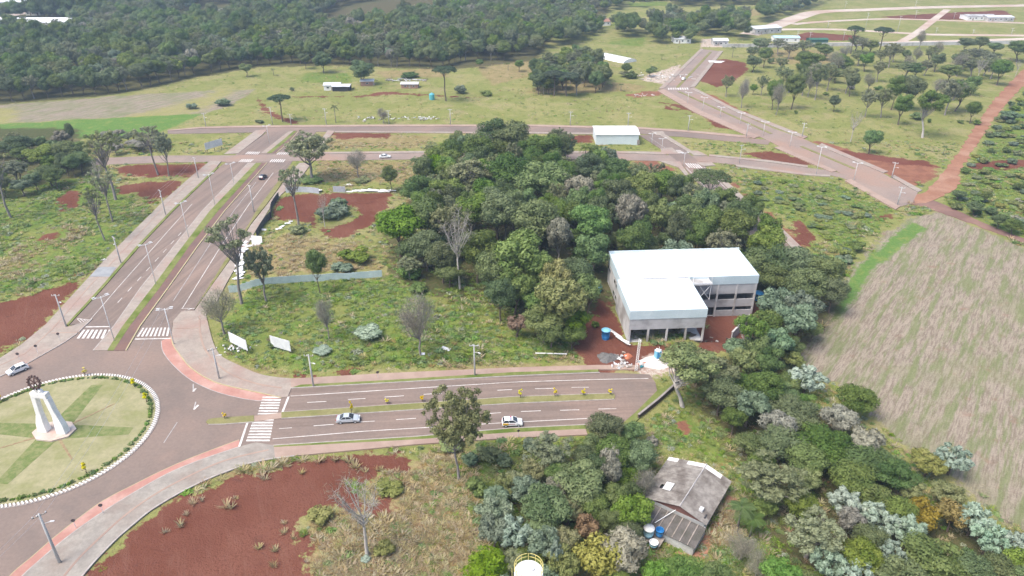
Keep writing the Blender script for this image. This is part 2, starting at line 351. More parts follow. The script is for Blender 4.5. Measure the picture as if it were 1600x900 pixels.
kerb(NE_KERB, sw2, YELP, .2, .18)
slab('pavement', [(331, 447), (359, 408), (392, 352), (416, 322), (434, 298), (457, 266), (468, 255), (487, 255), (470, 278), (440, 304), (424, 322), (400, 360), (370, 415), (354, 443)], PAVER, .14)
slab('verge', [(304, 484), (350, 410), (389, 350), (402, 327), (427, 294), (453, 258), (459, 258), (434, 296), (416, 320), (392, 350), (359, 406), (331, 446)], DRYV, .13)
slab('pavement', [(484, 239), (498, 224), (512, 204), (523, 205), (508, 224), (494, 239)], PAVER, .14)
sw3 = slab('pavement', [(455, 592), (480, 591), (600, 584), (800, 575), (935, 571), (1000, 571), (1000, 578), (935, 578), (800, 582.5), (600, 595), (470, 602), (455, 607)], PINKW, .14)
vg = slab('verge', [(456, 606.5), (470, 602), (600, 595), (800, 582.5), (935, 578), (935, 581.5), (800, 587), (600, 598.5)], VERGE, .165); kerb([(455, 607), (800, 588), (937, 582.4)], vg)
sw4 = slab('pavement', [(428, 699), (650, 687.5), (800, 676.5), (915, 671), (918, 680), (800, 685), (650, 695), (460, 713), (430, 716)], PINKW, .14)
vg = slab('verge', [(428, 696.5), (650, 683), (800, 670), (915, 664.6), (915, 671), (800, 676.5), (650, 687.5), (428, 699.5)], VERGE, .165); kerb([(427, 696.6), (650, 682.6), (800, 669.6), (915, 664.2)], vg)
SE_OUT = smooth([(460, 713), (400, 722), (350, 739), (312, 755), (275, 774), (237, 797), (212, 817), (185, 840), (160, 865), (140, 887), (128, 902), (100, 940)])
sw5 = slab('pavement', SE_KERB + SE_OUT[::-1] + [(430, 716), (428, 697), (400, 692)], PAVERG, .14); kerb(SE_KERB, sw5, KERB, .2, .18)
line('tactile_strip', smooth([(420, 704), (360, 718), (312, 737), (250, 769), (200, 803), (160, 838), (125, 872), (100, 902)]), .4, PINKW, sw5, .19)
kerb(SE_OUT, sw5, KERB, .3, .2)
slab('verge', [(1027, 611), (1047, 602), (1054, 606), (998, 655), (985, 668), (966, 668), (992, 646)], VERGE, .165)
for p in ([(262, 203.5), (316, 198.5), (391, 196.5), (600, 195), (830, 195), (1000, 199), (1075, 204), (1188, 214), (1168, 215.8), (1075, 206.8), (1036, 204.3), (1000, 201.8), (830, 197.8), (600, 197.8), (391, 199.3), (316, 200.8), (262, 204.8)],):
    slab('pavement', p, PINKW, .14)
for p in ([(492, 238), (650, 236.5), (900, 236.5), (1000, 237), (1040, 238), (1040, 241.8), (960, 239.2), (900, 239.2), (650, 239.2), (492, 240.8)], [(1108, 241.5), (1200, 250.5), (1262, 259), (1262, 261.8), (1200, 253.6), (1108, 244.2)], [(523, 205.2), (830, 207), (930, 208), (930, 210), (830, 209), (523, 207)],
          [(1150, 257.8), (1200, 263.4), (1260, 271.4), (1297, 274), (1297, 276.5), (1258, 274), (1150, 260.5)]):
    slab('pavement', p, PAVER, .14)
for p in ([(1108, 262), (1146, 293), (1170, 316), (1194, 334), (1214, 350), (1264, 398), (1251, 401), (1203, 354), (1160, 317), (1108, 266)], [(1032, 232), (1050, 231), (1062, 241), (1034, 241)], [(1074, 236), (1090, 236), (1106, 243.5), (1085, 243.5)], [(1030, 252), (1062, 253), (1078, 276), (1074, 278), (1060, 262)], [(1086, 254), (1112, 254), (1118, 259), (1100, 260)], [(1008, 206), (1030, 211), (1074, 237), (1082, 237), (1042, 212)], [(1018, 206), (1036, 205.5), (1040, 212), (1026, 212)]):
    slab('pavement', p, PAVER, .14)
for p in ([(1095, 76), (1099, 77), (1037, 139), (1029, 139)], [(1124, 80), (1130, 80), (1086, 136), (1078, 137)], [(1078, 138), (1145, 173.2), (1256, 216.7), (1262, 214), (1147, 169.5), (1084, 137)], [(1279, 227.6), (1380, 270.6), (1388, 268.5), (1284, 224.5)], [(1393, 277), (1434, 300.6), (1441, 298), (1397, 274)]):
    slab('pavement', p, PAVER, .14)
for p in ([(1037, 139.5), (1095, 173.3), (1186, 213.3), (1178, 217), (1086, 176.5), (1027, 142)], [(1219, 229.3), (1307, 267.3), (1299, 269.5), (1210, 231)], [(1329, 280.4), (1406, 323.4), (1399, 328), (1320, 283)]):
    slab('pavement', p, PINKW, .14)
# --- roundabout island
isl = np.array(GP([(0, 624.4), (72, 595.5), (103, 588.6), (130.5, 585.5), (158, 585), (189, 587.2), (214, 593.3), (236, 604.4), (250, 619.7), (254, 637.8), (248.6, 654.4), (239, 671), (222, 692), (200, 714), (178, 731), (150, 749), (119, 764), (92, 775), (61, 784.4), (28, 792), (0, 796)]))
A_ = np.c_[2 * isl, np.ones(len(isl))]; s_ = np.linalg.lstsq(A_, (isl ** 2).sum(1), rcond=None)[0]
IC = s_[:2]; IR = math.sqrt(s_[2] + s_[0] ** 2 + s_[1] ** 2)
circ = lambda r, n=72: [(IC[0] + r * math.cos(2 * math.pi * k / n), IC[1] + r * math.sin(2 * math.pi * k / n)) for k in range(n)]
LAWN = M('island_lawn', (.31, .285, .172), (.255, .245, .135), .35, 1, 0, c3=(.215, .218, .10), scale3=.13, fine=2.0, bmp=.5)
LAWNG = M('island_green', (.125, .165, .055), (.20, .21, .095), .9, 1, 0, fine=3.0, bmp=.6)
RIM = M('island_rim', (.33, .29, .265), (.26, .22, .2), .6, .9, .1)
isl_o = struct(MB().prism(circ(IR - .9), -.2, .22).build('island_lawn', LAWN)); PAVED.append(circ(IR + .2))
struct(MB().prism(circ(IR), -.2, .10).build('island_rim', RIM))
st = MB(); nst = 190
for k in range(nst):
    a = 2 * math.pi * k / nst; c = (IC[0] + (IR - .55) * math.cos(a), IC[1] + (IR - .55) * math.sin(a), .16)
    st.box(c, (.85, .26, .14), a + .5)
tag(st.build('island_kerb_stones', M('kerb_white', (.74, .72, .68), (.60, .57, .53), 1.0, .8, .2)), 'ring of slanted white kerb stones around the grass roundabout island', 'kerb stones', kind='stuff')
MONU = G(86, 676)
def ray(name, m, ang, r0, r1, w0, w1, z):
    d = np.array((math.cos(ang), math.sin(ang))); n = np.array((-d[1], d[0])); c = np.array(MONU)
    MB().prism([c + d * r0 + n * w0 / 2, c + d * r0 - n * w0 / 2, c + d * r1 - n * w1 / 2, c + d * r1 + n * w1 / 2], .1, z).build(name, m, isl_o)
for i, (u, v, wd) in enumerate(((152, 603, 2.3), (205, 675, 2.0), (3, 757, 2.3), (-60, 667, 2.2))):
    p = np.array(G(u, v)) - np.array(MONU); ray('planted_ray', LAWNG, math.atan2(p[1], p[0]), 1.5, np.hypot(*p), 4.2, wd, .236 + .004 * i)
SOILP = M('bed_soil', (.24, .16, .10), (.29, .24, .14), 1.6, 1, 0)
for i, (u, v) in enumerate(((180, 632), (113, 719), (0, 702))):
    p = np.array(G(u, v)) - np.array(MONU); ray('planted_bed', SOILP, math.atan2(p[1], p[0]), 3.0, np.hypot(*p), .5, .3, .256 + .004 * i)
# ------------------------------------------------------------------ ground: one sheet with relief; land-cover borders stored as distances
BLD = (26.35, 136.1, R(3.5))
def bl(x, y):
    c, s = math.cos(BLD[2]), math.sin(BLD[2]); return (BLD[0] + x * c - y * s, BLD[1] + x * s + y * c)
DIP = [bl(16.2, 1.0), bl(38, -1), bl(46, 14), bl(44, 36), bl(16.2, 36)]
LOT = GP([(338, 545), (362, 470), (420, 400), (440, 330), (620, 305), (900, 420), (905, 530), (880, 562), (700, 568), (480, 582), (400, 574)])
YS = [24.0]
while YS[-1] < 3600: YS.append(YS[-1] + max(.9, .0078 * YS[-1]))
XS = [0.0]
while XS[-1] < 3300: XS.append(XS[-1] + (1.15 if XS[-1] < 150 else max(1.15, .012 * (XS[-1] - 55))))
XS = np.array([-x for x in XS[:0:-1]] + XS); YS = np.array(YS)
gx, gy = np.meshgrid(XS, YS); PTS = np.c_[gx.ravel(), gy.ravel()]
def terrain_of(P):
    P = np.asarray(P, float)
    pv = np.full(len(P), -15.0)
    for g in PAVED: pv = np.maximum(pv, sdist(P, g, 8.0))
    k = np.clip((-pv - .5) / 5.0, 0, 1)
    z = k * (.55 * (vnoise(P[:, 0], P[:, 1], 9, 1) - .4) + .25 * (vnoise(P[:, 0], P[:, 1], 3.1, 2) - .5))
    z += k * np.clip(sdist(P, LOT, 6) / 3.5, 0, 1) * .8
    z = np.where(pv > -.5, -.12, z * 1.0 - .03)
    dip = np.clip((sdist(P, DIP, 8) + 1.2) / 2.4, 0, 1)
    z = z * (1 - dip) - 3.05 * dip
    return z, pv
GZ, GPV = terrain_of(PTS)
def terr(x, y):
    i = min(max(np.searchsorted(XS, x) - 1, 0), len(XS) - 2); j = min(max(np.searchsorted(YS, y) - 1, 0), len(YS) - 2)
    a, b = (x - XS[i]) / (XS[i + 1] - XS[i]), (y - YS[j]) / (YS[j + 1] - YS[j]); n = len(XS)
    z = GZ.reshape(len(YS), n)
    return float((z[j, i] * (1 - a) + z[j, i + 1] * a) * (1 - b) + (z[j + 1, i] * (1 - a) + z[j + 1, i + 1] * a) * b)
ZONES = {
 'soil': [[(-80, 500), (0, 472), (60, 457), (130, 437), (172, 408), (130, 440), (76, 502), (34, 536), (-60, 578)],
  [(88, 312), (108, 296), (128, 300), (120, 326), (97, 332)], [(180, 292), (230, 283), (288, 282), (268, 304), (236, 318), (212, 302), (180, 306)],
  [(178, 262), (220, 256), (318, 259), (300, 270), (240, 276), (180, 272)], [(60, 368), (98, 360), (90, 374), (62, 376)],
  [(430, 314), (455, 304), (520, 303), (616, 300), (606, 325), (590, 345), (586, 358), (548, 372), (520, 376), (505, 364), (478, 352), (424, 342)],
  [(110, 930), (140, 896), (170, 864), (215, 822), (260, 788), (330, 758), (400, 737), (480, 720), (560, 706), (622, 706), (655, 722), (625, 742), (596, 740), (575, 752), (548, 762), (570, 790), (605, 772), (622, 800), (585, 822), (555, 812), (538, 798), (492, 795), (472, 812), (482, 850), (492, 866), (474, 884), (505, 905), (500, 960), (100, 980)],
  [(888, 548), (905, 520), (922, 500), (936, 470), (955, 470), (985, 535), (1060, 540), (1085, 558), (1040, 578), (930, 580), (905, 562)],
  [(1085, 500), (1110, 470), (1190, 455), (1202, 500), (1180, 530), (1140, 552), (1090, 548)], [(517, 206.5), (613, 207.5), (608, 216), (518, 217)],
  [(1100, 95), (1130, 92), (1165, 98), (1170, 110), (1150, 125), (1120, 137), (1095, 128), (1088, 115)], [(1030, 160), (1060, 163), (1090, 172), (1110, 180), (1160, 205), (1115, 198), (1097, 180)],
  [(1300, 232), (1340, 237), (1375, 243), (1455, 252), (1462, 262), (1400, 256), (1350, 250), (1310, 240)], [(1158, 239), (1200, 236), (1230, 241), (1278, 259), (1240, 258), (1190, 250)],
  [(1236, 352), (1250, 342), (1276, 372), (1270, 385), (1250, 382)], [(1365, 341), (1395, 332), (1400, 338), (1370, 347)], [(1235, 57), (1262, 50), (1345, 56), (1335, 64), (1245, 63)], [(1370, 26), (1480, 20), (1570, 16), (1590, 31), (1500, 31), (1400, 29)],
  [(400, 155), (408, 156), (420, 171), (440, 181), (472, 193), (455, 194), (428, 184), (408, 172)], [(455, 150), (560, 151), (600, 143), (640, 146), (720, 151), (800, 152), (720, 153), (640, 149), (600, 148), (560, 153), (455, 152)],
  [(880, 213), (928, 210), (928, 223), (882, 223)], [(1510, 262), (1530, 252), (1620, 248), (1620, 263), (1540, 267)], [(1040, 165), (1075, 178), (1040, 170)], [(455, 585), (500, 580), (560, 577), (560, 581), (500, 588), (456, 591)]],
 'orange': [[(1256, 218), (1290, 222), (1340, 238), (1400, 250), (1465, 258), (1462, 276), (1440, 290), (1420, 292), (1380, 270), (1300, 234)], [(985, 252), (1020, 250), (1058, 264), (1050, 270), (1000, 264)], [(1082, 140), (1120, 150), (1150, 168), (1200, 190), (1260, 212), (1256, 216), (1145, 172)], [(1118, 262), (1140, 280), (1180, 312), (1240, 366), (1268, 396), (1256, 396), (1214, 350), (1150, 293)], [(930, 572), (960, 570), (980, 576), (960, 584), (930, 582)],
  [(972, 148), (1010, 143), (1040, 141), (1030, 150), (990, 152)], [(180, 276), (260, 262), (330, 254), (300, 276)], [(1058, 660), (1074, 655), (1082, 676), (1066, 680)]],
 'lush': [[(-60, 280), (60, 275), (150, 280), (225, 320), (230, 345), (190, 372), (165, 408), (120, 432), (40, 452), (-60, 470)], [(338, 540), (366, 470), (420, 445), (600, 440), (700, 420), (840, 480), (895, 548), (920, 568), (860, 566), (700, 570), (480, 583), (410, 574), (360, 562)],
  [(690, 730), (760, 690), (930, 690), (950, 760), (900, 900), (760, 900), (720, 800)], [(1010, 690), (1070, 640), (1130, 690), (1180, 760), (1190, 900), (1080, 900), (1150, 800), (1140, 730)], [(480, 112), (545, 115), (552, 128), (500, 132), (470, 124)], [(960, 30), (1000, 30), (998, 42), (955, 40)], [(955, 60), (1010, 58), (1005, 72), (950, 70)], [(980, 4), (1045, 2), (1040, 10), (985, 10)], [(1405, 342), (1470, 318), (1600, 384), (1600, 362), (1480, 320)], [(1470, 318), (1512, 262), (1560, 178), (1604, 140), (1720, 150), (1720, 410), (1600, 362)], [(1150, 300), (1180, 274), (1300, 287), (1400, 330), (1330, 395), (1270, 362)]],
 'crop': [[(-80, 197), (0, 194), (180, 184), (318, 178), (250, 207), (190, 216), (0, 216), (-80, 216)], [(1424, 348), (1450, 356), (1406, 388), (1370, 416), (1350, 442), (1334, 474), (1300, 502), (1316, 455), (1344, 412), (1384, 376)], [(265, 26), (310, 16), (400, 5), (405, 1), (420, 3), (340, 18), (290, 24)]],
 'yellow': [[(-20, 170), (27, 170), (26, 190), (-20, 196)], [(170, 190), (215, 178), (300, 156), (345, 140), (368, 142), (335, 164), (300, 178)]],
 'stubble': [[(-80, 168), (0, 164), (240, 146), (400, 139), (360, 166), (318, 178), (180, 184), (-80, 197)], [(1420, 342), (1468, 330), (1602, 388), (1760, 460), (1800, 1000), (1620, 850), (1500, 760), (1400, 690), (1335, 612), (1262, 590), (1242, 560), (1292, 480), (1326, 420), (1388, 362)]],
 'straw': [[(470, 870), (480, 812), (540, 790), (590, 740), (650, 712), (720, 700), (755, 725), (742, 800), (735, 960), (500, 960)], [(385, 385), (440, 372), (560, 385), (590, 425), (440, 436), (392, 432)], [(498, 252), (655, 252), (640, 288), (560, 284), (498, 286)], [(-40, 425), (40, 372), (100, 352), (140, 362), (90, 408), (0, 446)], [(585, 112), (690, 106), (702, 120), (600, 122)], [(738, 100), (830, 94), (835, 116), (770, 134)], [(820, 145), (870, 124), (960, 128), (1010, 135), (1000, 142), (890, 145)], [(495, 28), (530, 16), (600, 3), (700, -4), (720, 4), (600, 20), (540, 28)], [(870, 12), (930, 6), (925, 18), (880, 22)], [(1040, 30), (1180, 14), (1190, 24), (1080, 36)], [(1190, 78), (1300, 78), (1310, 100), (1200, 100)], [(500, 209), (680, 212), (650, 232), (500, 232)], [(620, 590), (700, 572), (900, 562), (920, 572), (800, 577)], [(128, 905), (200, 830), (330, 748), (400, 727), (480, 716), (480, 722), (330, 756), (215, 820), (140, 900)], [(345, 556), (365, 562), (400, 576), (455, 588), (455, 593), (400, 586), (360, 568)], [(1100, 850), (1120, 800), (1155, 770), (1160, 790), (1130, 860), (1095, 890)]],
 'pale': [[(1008, 118), (1036, 110), (1062, 101), (1064, 112), (1036, 132), (1004, 126)], [(1000, 556), (1044, 548), (1056, 585), (1000, 592)], [(-40, 20), (60, 2), (58, 18), (0, 30), (-40, 34)], [(40, 44), (108, 38), (110, 52), (50, 56)], [(1095, 62), (1135, 60), (1135, 74), (1095, 74)]],
 'forest_floor': [[(-60, 200), (120, 200), (150, 270), (60, 290), (-60, 280)], [(650, 290), (720, 240), (860, 230), (1000, 280), (1150, 340), (1230, 420), (1240, 480), (1180, 470), (950, 480), (930, 520), (850, 540), (790, 490), (700, 470), (620, 450), (600, 380)], [(1190, 470), (1320, 450), (1300, 500), (1240, 560), (1250, 640), (1330, 660), (1430, 760), (1600, 860), (1700, 980), (1150, 980), (1200, 820), (1130, 690), (1090, 620), (1130, 560)], [(770, 740), (900, 690), (1000, 680), (1010, 760), (990, 900), (740, 900)],
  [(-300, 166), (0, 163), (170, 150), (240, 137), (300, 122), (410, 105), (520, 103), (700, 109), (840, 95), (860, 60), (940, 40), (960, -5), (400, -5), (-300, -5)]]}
nx, ny = len(XS), len(YS)
me = bpy.data.meshes.new('ground')
co = np.c_[PTS, GZ].astype(np.float32)
ii = np.arange((ny - 1) * (nx - 1)); r_, c_ = ii // (nx - 1), ii % (nx - 1); a_ = r_ * nx + c_
quads = np.stack([a_, a_ + 1, a_ + nx + 1, a_ + nx], 1).astype(np.int32)
def fast_mesh(me, co, quads, k=4):
    me.vertices.add(len(co)); me.vertices.foreach_set('co', np.ascontiguousarray(co, np.float32).ravel())
    me.loops.add(quads.size); me.loops.foreach_set('vertex_index', np.ascontiguousarray(quads, np.int32).ravel())
    me.polygons.add(len(quads)); me.polygons.foreach_set('loop_start', np.arange(0, quads.size, k, dtype=np.int32))
    me.update(calc_edges=True)
fast_mesh(me, co, quads); me.polygons.foreach_set('use_smooth', np.ones(len(quads), bool))
ZD = {}
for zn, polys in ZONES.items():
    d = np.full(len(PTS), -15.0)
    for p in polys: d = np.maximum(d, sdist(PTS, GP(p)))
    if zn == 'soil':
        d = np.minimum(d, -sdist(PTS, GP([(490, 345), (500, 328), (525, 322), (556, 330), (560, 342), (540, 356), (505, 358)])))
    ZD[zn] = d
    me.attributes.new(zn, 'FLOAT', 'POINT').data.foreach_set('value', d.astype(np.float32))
gm, nt, b = newmat('land', 1.0, 0.0)
pos = N(nt, 'ShaderNodeNewGeometry').outputs['Position']
n1 = noise(nt, pos, .045, 4, .6); n2 = noise(nt, pos, .22, 4, .65); n3 = noise(nt, pos, 1.1, 3, .7); n4 = noise(nt, pos, 3.5, 2, .7)
edge = math_(nt, 'ADD', math_(nt, 'MULTIPLY_ADD', n2, 12.0, -6.0), math_(nt, 'MULTIPLY_ADD', n3, 4.0, -2.0))
sharp = math_(nt, 'ADD', math_(nt, 'MULTIPLY_ADD', n2, 9.0, -4.7), math_(nt, 'MULTIPLY_ADD', n3, 4.0, -2.0))
def zone(zn, amount=1.0, soft=.6, e=None, scale=1.0):
    a = N(nt, 'ShaderNodeAttribute', attribute_name=zn).outputs['Fac']
    s = math_(nt, 'MULTIPLY_ADD', e or edge, scale, a)
    return math_(nt, 'MULTIPLY', ramp01(nt, s, -soft, soft), amount)
two = lambda f, lo, hi, a, c: mixc(nt, ramp01(nt, f, lo, hi), a, c)
meadow = mixc(nt, ramp01(nt, n2, .48, .68), two(n1, .42, .6, (.20, .212, .070), (.255, .24, .098)), (.155, .175, .050))
meadow = mixc(nt, math_(nt, 'MULTIPLY', ramp01(nt, noise(nt, pos, .09, 5, .7), .52, .66), .7), meadow, (.27, .235, .125))
meadow = mixc(nt, math_(nt, 'MULTIPLY', ramp01(nt, n3, .5, .68), .55), meadow, (.12, .145, .048))
col = meadow
straw = mixc(nt, ramp01(nt, n3, .45, .65), two(n2, .38, .62, (.29, .235, .125), (.205, .18, .075)), (.24, .17, .09))
col = mixc(nt, zone('straw', .92, 1.2), col, straw)
lush = mixc(nt, ramp01(nt, n3, .48, .62), two(n2, .36, .6, (.088, .160, .030), (.165, .205, .050)), (.125, .155, .042))
lush = mixc(nt, math_(nt, 'MULTIPLY', ramp01(nt, n1, .48, .64), .55), lush, (.205, .19, .068))
col = mixc(nt, zone('lush', .95, 1.0), col, lush)
# stubble: rows of pale straw, bare red earth and green volunteers
mp = N(nt, 'ShaderNodeMapping', vector_type='TEXTURE'); mp.inputs['Rotation'].default_value = (0, 0, R(-37.6)); mp.inputs['Scale'].default_value = (1.0, 9.0, 1)
nt.links.new(pos, mp.inputs[0]); st1 = noise(nt, mp.outputs[0], .5, 4, .7); st2 = noise(nt, mp.outputs[0], 2.4, 4, .75)
stub = mixc(nt, ramp01(nt, st2, .42, .62), (.30, .252, .202), (.195, .155, .122))
stub = mixc(nt, math_(nt, 'MULTIPLY', ramp01(nt, st1, .45, .62), .72), stub, (.14, .172, .068))
stub = mixc(nt, math_(nt, 'MULTIPLY', ramp01(nt, n1, .5, .66), .35), stub, (.16, .18, .08))
stub = mixc(nt, math_(nt, 'MULTIPLY', ramp01(nt, n2, .58, .74), .6), stub, (.24, .145, .105))
col = mixc(nt, zone('stubble', .97, .8, sharp), col, stub)
col = mixc(nt, zone('yellow', .6, 4.0, edge, 1.6), col, two(n3, .4, .6, (.30, .29, .06), (.24, .22, .09)))
col = mixc(nt, zone('crop', .95, .8, sharp, .7), col, mixc(nt, math_(nt, 'MULTIPLY', ramp01(nt, n2, .5, .68), .6), two(n3, .35, .65, (.085, .175, .04), (.12, .20, .05)), (.21, .23, .07)))
col = mixc(nt, zone('forest_floor', .85, 2.0), col, two(n3, .4, .6, (.055, .06, .028), (.085, .07, .04)))  # dark forest floor colour under the woods
col = mixc(nt, zone('orange', .95, .6, sharp), col, two(n2, .4, .62, (.25, .112, .075), (.20, .085, .06)))
soil = mixc(nt, ramp01(nt, n4, .4, .7), two(n1, .42, .6, (.142, .050, .036), (.178, .072, .052)), (.110, .038, .028))
mpt = N(nt, 'ShaderNodeMapping', vector_type='TEXTURE'); mpt.inputs['Rotation'].default_value = (0, 0, R(25)); mpt.inputs['Scale'].default_value = (1.0, 9.0, 1); nt.links.new(pos, mpt.inputs[0])
soil = mixc(nt, math_(nt, 'MULTIPLY', ramp01(nt, noise(nt, mpt.outputs[0], .9, 4, .7, 1.2), .5, .68), .35), soil, (.185, .095, .072))
soil = mixc(nt, math_(nt, 'MULTIPLY', ramp01(nt, n2, .6, .75), .55), soil, (.085, .036, .032))
col = mixc(nt, zone('soil', .97, .45, sharp), col, soil)
col = mixc(nt, zone('pale', .9, .8, sharp), col, two(n3, .4, .6, (.52, .46, .41), (.36, .26, .21)))
hs = nt.nodes.new('ShaderNodeHueSaturation'); nt.links.new(col, hs.inputs['Color'])
nt.links.new(math_(nt, 'MULTIPLY_ADD', n4, .7, .65), hs.inputs['Value']); nt.links.new(hs.outputs[0], b.inputs['Base Color'])
bump(nt, b, math_(nt, 'ADD', n3, n4), .7, .25)
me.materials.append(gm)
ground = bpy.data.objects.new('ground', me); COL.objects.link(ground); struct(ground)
# ------------------------------------------------------------------ trees: crowns of small leaf faces on lobes, tapered trunks with limbs
def leafmat(name, c1, c2, var=.25, trans=.25, rough=.6):
    m, nt, b = newmat(name, rough, .25)
    t = N(nt, 'ShaderNodeAttribute', attribute_name='tint').outputs['Fac']
    rnd = N(nt, 'ShaderNodeObjectInfo').outputs['Random']
    col = mixc(nt, t, c1, c2)
    hs = nt.nodes.new('ShaderNodeHueSaturation'); nt.links.new(col, hs.inputs['Color'])
    nt.links.new(math_(nt, 'MULTIPLY_ADD', rnd, .05, .475), hs.inputs['Hue'])
    r2 = math_(nt, 'FRACT', math_(nt, 'MULTIPLY', rnd, 17.3))
    nt.links.new(math_(nt, 'MULTIPLY_ADD', r2, 2 * var, 1 - var), hs.inputs['Value'])
    r3 = math_(nt, 'FRACT', math_(nt, 'MULTIPLY', rnd, 71.7)); nt.links.new(math_(nt, 'MULTIPLY_ADD', r3, .5, .75), hs.inputs['Saturation'])
    nt.links.new(hs.outputs[0], b.inputs['Base Color'])
    if trans:
        tr = nt.nodes.new('ShaderNodeBsdfTranslucent'); nt.links.new(hs.outputs[0], tr.inputs[0])
        mx = nt.nodes.new('ShaderNodeMixShader'); mx.inputs[0].default_value = trans
        nt.links.new(b.outputs[0], mx.inputs[1]); nt.links.new(tr.outputs[0], mx.inputs[2])
        nt.links.new(mx.outputs[0], nt.nodes['Material Output'].inputs[0])
    return m
def unit(v): return v / np.maximum(np.linalg.norm(v, axis=-1, keepdims=True), 1e-9)
def leafset(C, Nn, size, aspect, g):
    n = len(C); r = unit(g.normal(size=(n, 3))); t = unit(np.cross(Nn, r)); bt = np.cross(Nn, t)
    s = size * (.55 + .9 * g.random((n, 1)))
    V = np.stack([C - t * s * aspect, C - bt * s * .55, C + t * s * aspect, C + bt * s * .55], 1)
    return V.reshape(-1, 3)
def leaf_mesh(name, parts, mat):
    """parts: list of (verts 4n x 3, tint per leaf)"""
    V = np.concatenate([p[0] for p in parts]); T = np.concatenate([np.repeat(p[1], 4) for p in parts])
    me = bpy.data.meshes.new(name); fast_mesh(me, V, np.arange(len(V)).reshape(-1, 4))
    me.attributes.new('tint', 'FLOAT', 'POINT').data.foreach_set('value', np.clip(T, 0, 1).astype(np.float32))
    me.materials.append(mat); return me
def lobed(g, n, lo, hi, R0, zc, hz, per, leaf, aspect=1.15, lobe=(.26, .42), up=.25, jit=.55, shell=(.72, 1.08), fill=0):
    """lobes spread through an ellipsoid (R0 wide, hz half-high, centre zc)"""
    cs = []; tries = 0
    while len(cs) < n and tries < 4000:
        tries += 1
        d = unit(g.normal(size=3)); d[2] = d[2] * .8 + up; rr = lo + (hi - lo) * g.random() ** .5
        c = d * rr * np.array((R0, R0, hz)) + np.array((0, 0, zc))
        if all(np.linalg.norm((c - q) / np.array((R0, R0, hz))) > .62 / n ** .36 for q in cs): cs.append(c)
    parts = []; rads = []
    for c in cs:
        lr = R0 * g.uniform(*lobe); rads.append(lr)
        k = int(per * (lr / (R0 * lobe[1])) ** 2) + 10
        d = unit(g.normal(size=(k, 3)) + np.array((0, 0, .25)))
        sq = np.array((1, 1, .78))
        P = c + d * sq * lr * g.uniform(*shell, size=(k, 1)) * (1 + .18 * np.sin(d[:, :1] * 9 + c[0]) * np.cos(d[:, 1:2] * 8 + c[1]))
        Nn = unit(d + g.normal(size=(k, 3)) * jit * .6)
        parts.append((leafset(P, Nn, leaf, aspect, g), np.clip(.55 * g.random() + .5 * g.random(k), 0, 1)))
    if fill:
        d = unit(g.normal(size=(fill, 3))); P = d * g.random((fill, 1)) ** .5 * .6 * np.array((R0, R0, hz)) + np.array((0, 0, zc))
        parts.append((leafset(P, unit(g.normal(size=(fill, 3))), leaf * 1.5, aspect, g), g.random(fill) * .4))  # inner filler leaves added to block light, kept to the darker tints
    return cs, rads, parts
def trunk_mesh(g, H, r0, fork, tips, mat, lean=.05, n=6, twigs=0):
    mb = MB(); lx, ly = g.normal() * lean * H, g.normal() * lean * H
    top = np.array((lx, ly, fork)); pts = [np.array((0, 0, -.4)), np.array((0, 0, .0)), top * .35 + np.array((g.normal() * .12, g.normal() * .12, 0)), top * .7 + np.array((g.normal() * .12, g.normal() * .12, 0)), top]
    mb.tube(pts, [r0 * 1.5, r0 * 1.2, r0 * .95, r0 * .8, r0 * .65], n)
    for t in tips:
        t = np.asarray(t, float); st = top * g.uniform(.72, 1.0); m = (st + t) / 2 + np.array((g.normal() * .25, g.normal() * .25, -.08 * H * g.random()))
        mb.tube([st, m, t], [r0 * .45, r0 * .28, r0 * .09], 5, False)
        for _ in range(twigs):
            a = m + (t - m) * g.uniform(.2, .95); d = unit(g.normal(size=3) + np.array((0, 0, .7))) * H * g.uniform(.05, .13)
            mb.tube([a, a + d * .6 + g.normal(size=3) * .1, a + d], [r0 * .12, r0 * .08, r0 * .03], 3, False)
    return mb.mesh('trunk', mat, True)
BARK = M('bark', (.16, .125, .10), (.10, .08, .065), 1.5, .95, .05, fine=8, bmp=.5, world=False)
BARKW = M('bark_pale', (.46, .43, .40), (.33, .30, .27), 1.2, .9, .1, fine=6, bmp=.4, world=False)
BARKG = M('bark_grey', (.27, .245, .23), (.19, .17, .16), 1.3, .95, .05, fine=7, bmp=.4, world=False)
SPEC = {}     # name -> list of (crown mesh, trunk mesh), height, width, words
def spec(name, H, W, words, cat, variants): SPEC[name] = dict(H=H, W=W, words=words, cat=cat, var=variants)
def broad(seed, mat, H=10., W=8., crown=.62, n=26, per=190, leaf=.24, tr=.22, bark=None, lobe=(.25, .4), lo=.3, hi=.82, fill=250, twigs=0, lean=.03, nt_=7, aspect=1.15, shell=(.72, 1.08)):
    g = np.random.default_rng(seed); hz = H * crown / 2; zc = H - hz * .98
    cs, rd, parts = lobed(g, n, lo, hi, W / 2 * .86, zc, hz * .86, per, leaf, lobe=lobe, fill=fill, aspect=aspect, shell=shell)
    return leaf_mesh('crown', parts, mat), trunk_mesh(g, H, tr, H * (1 - crown) + hz * .25, [c for c in cs[:nt_]], bark or BARK, lean, twigs=twigs)
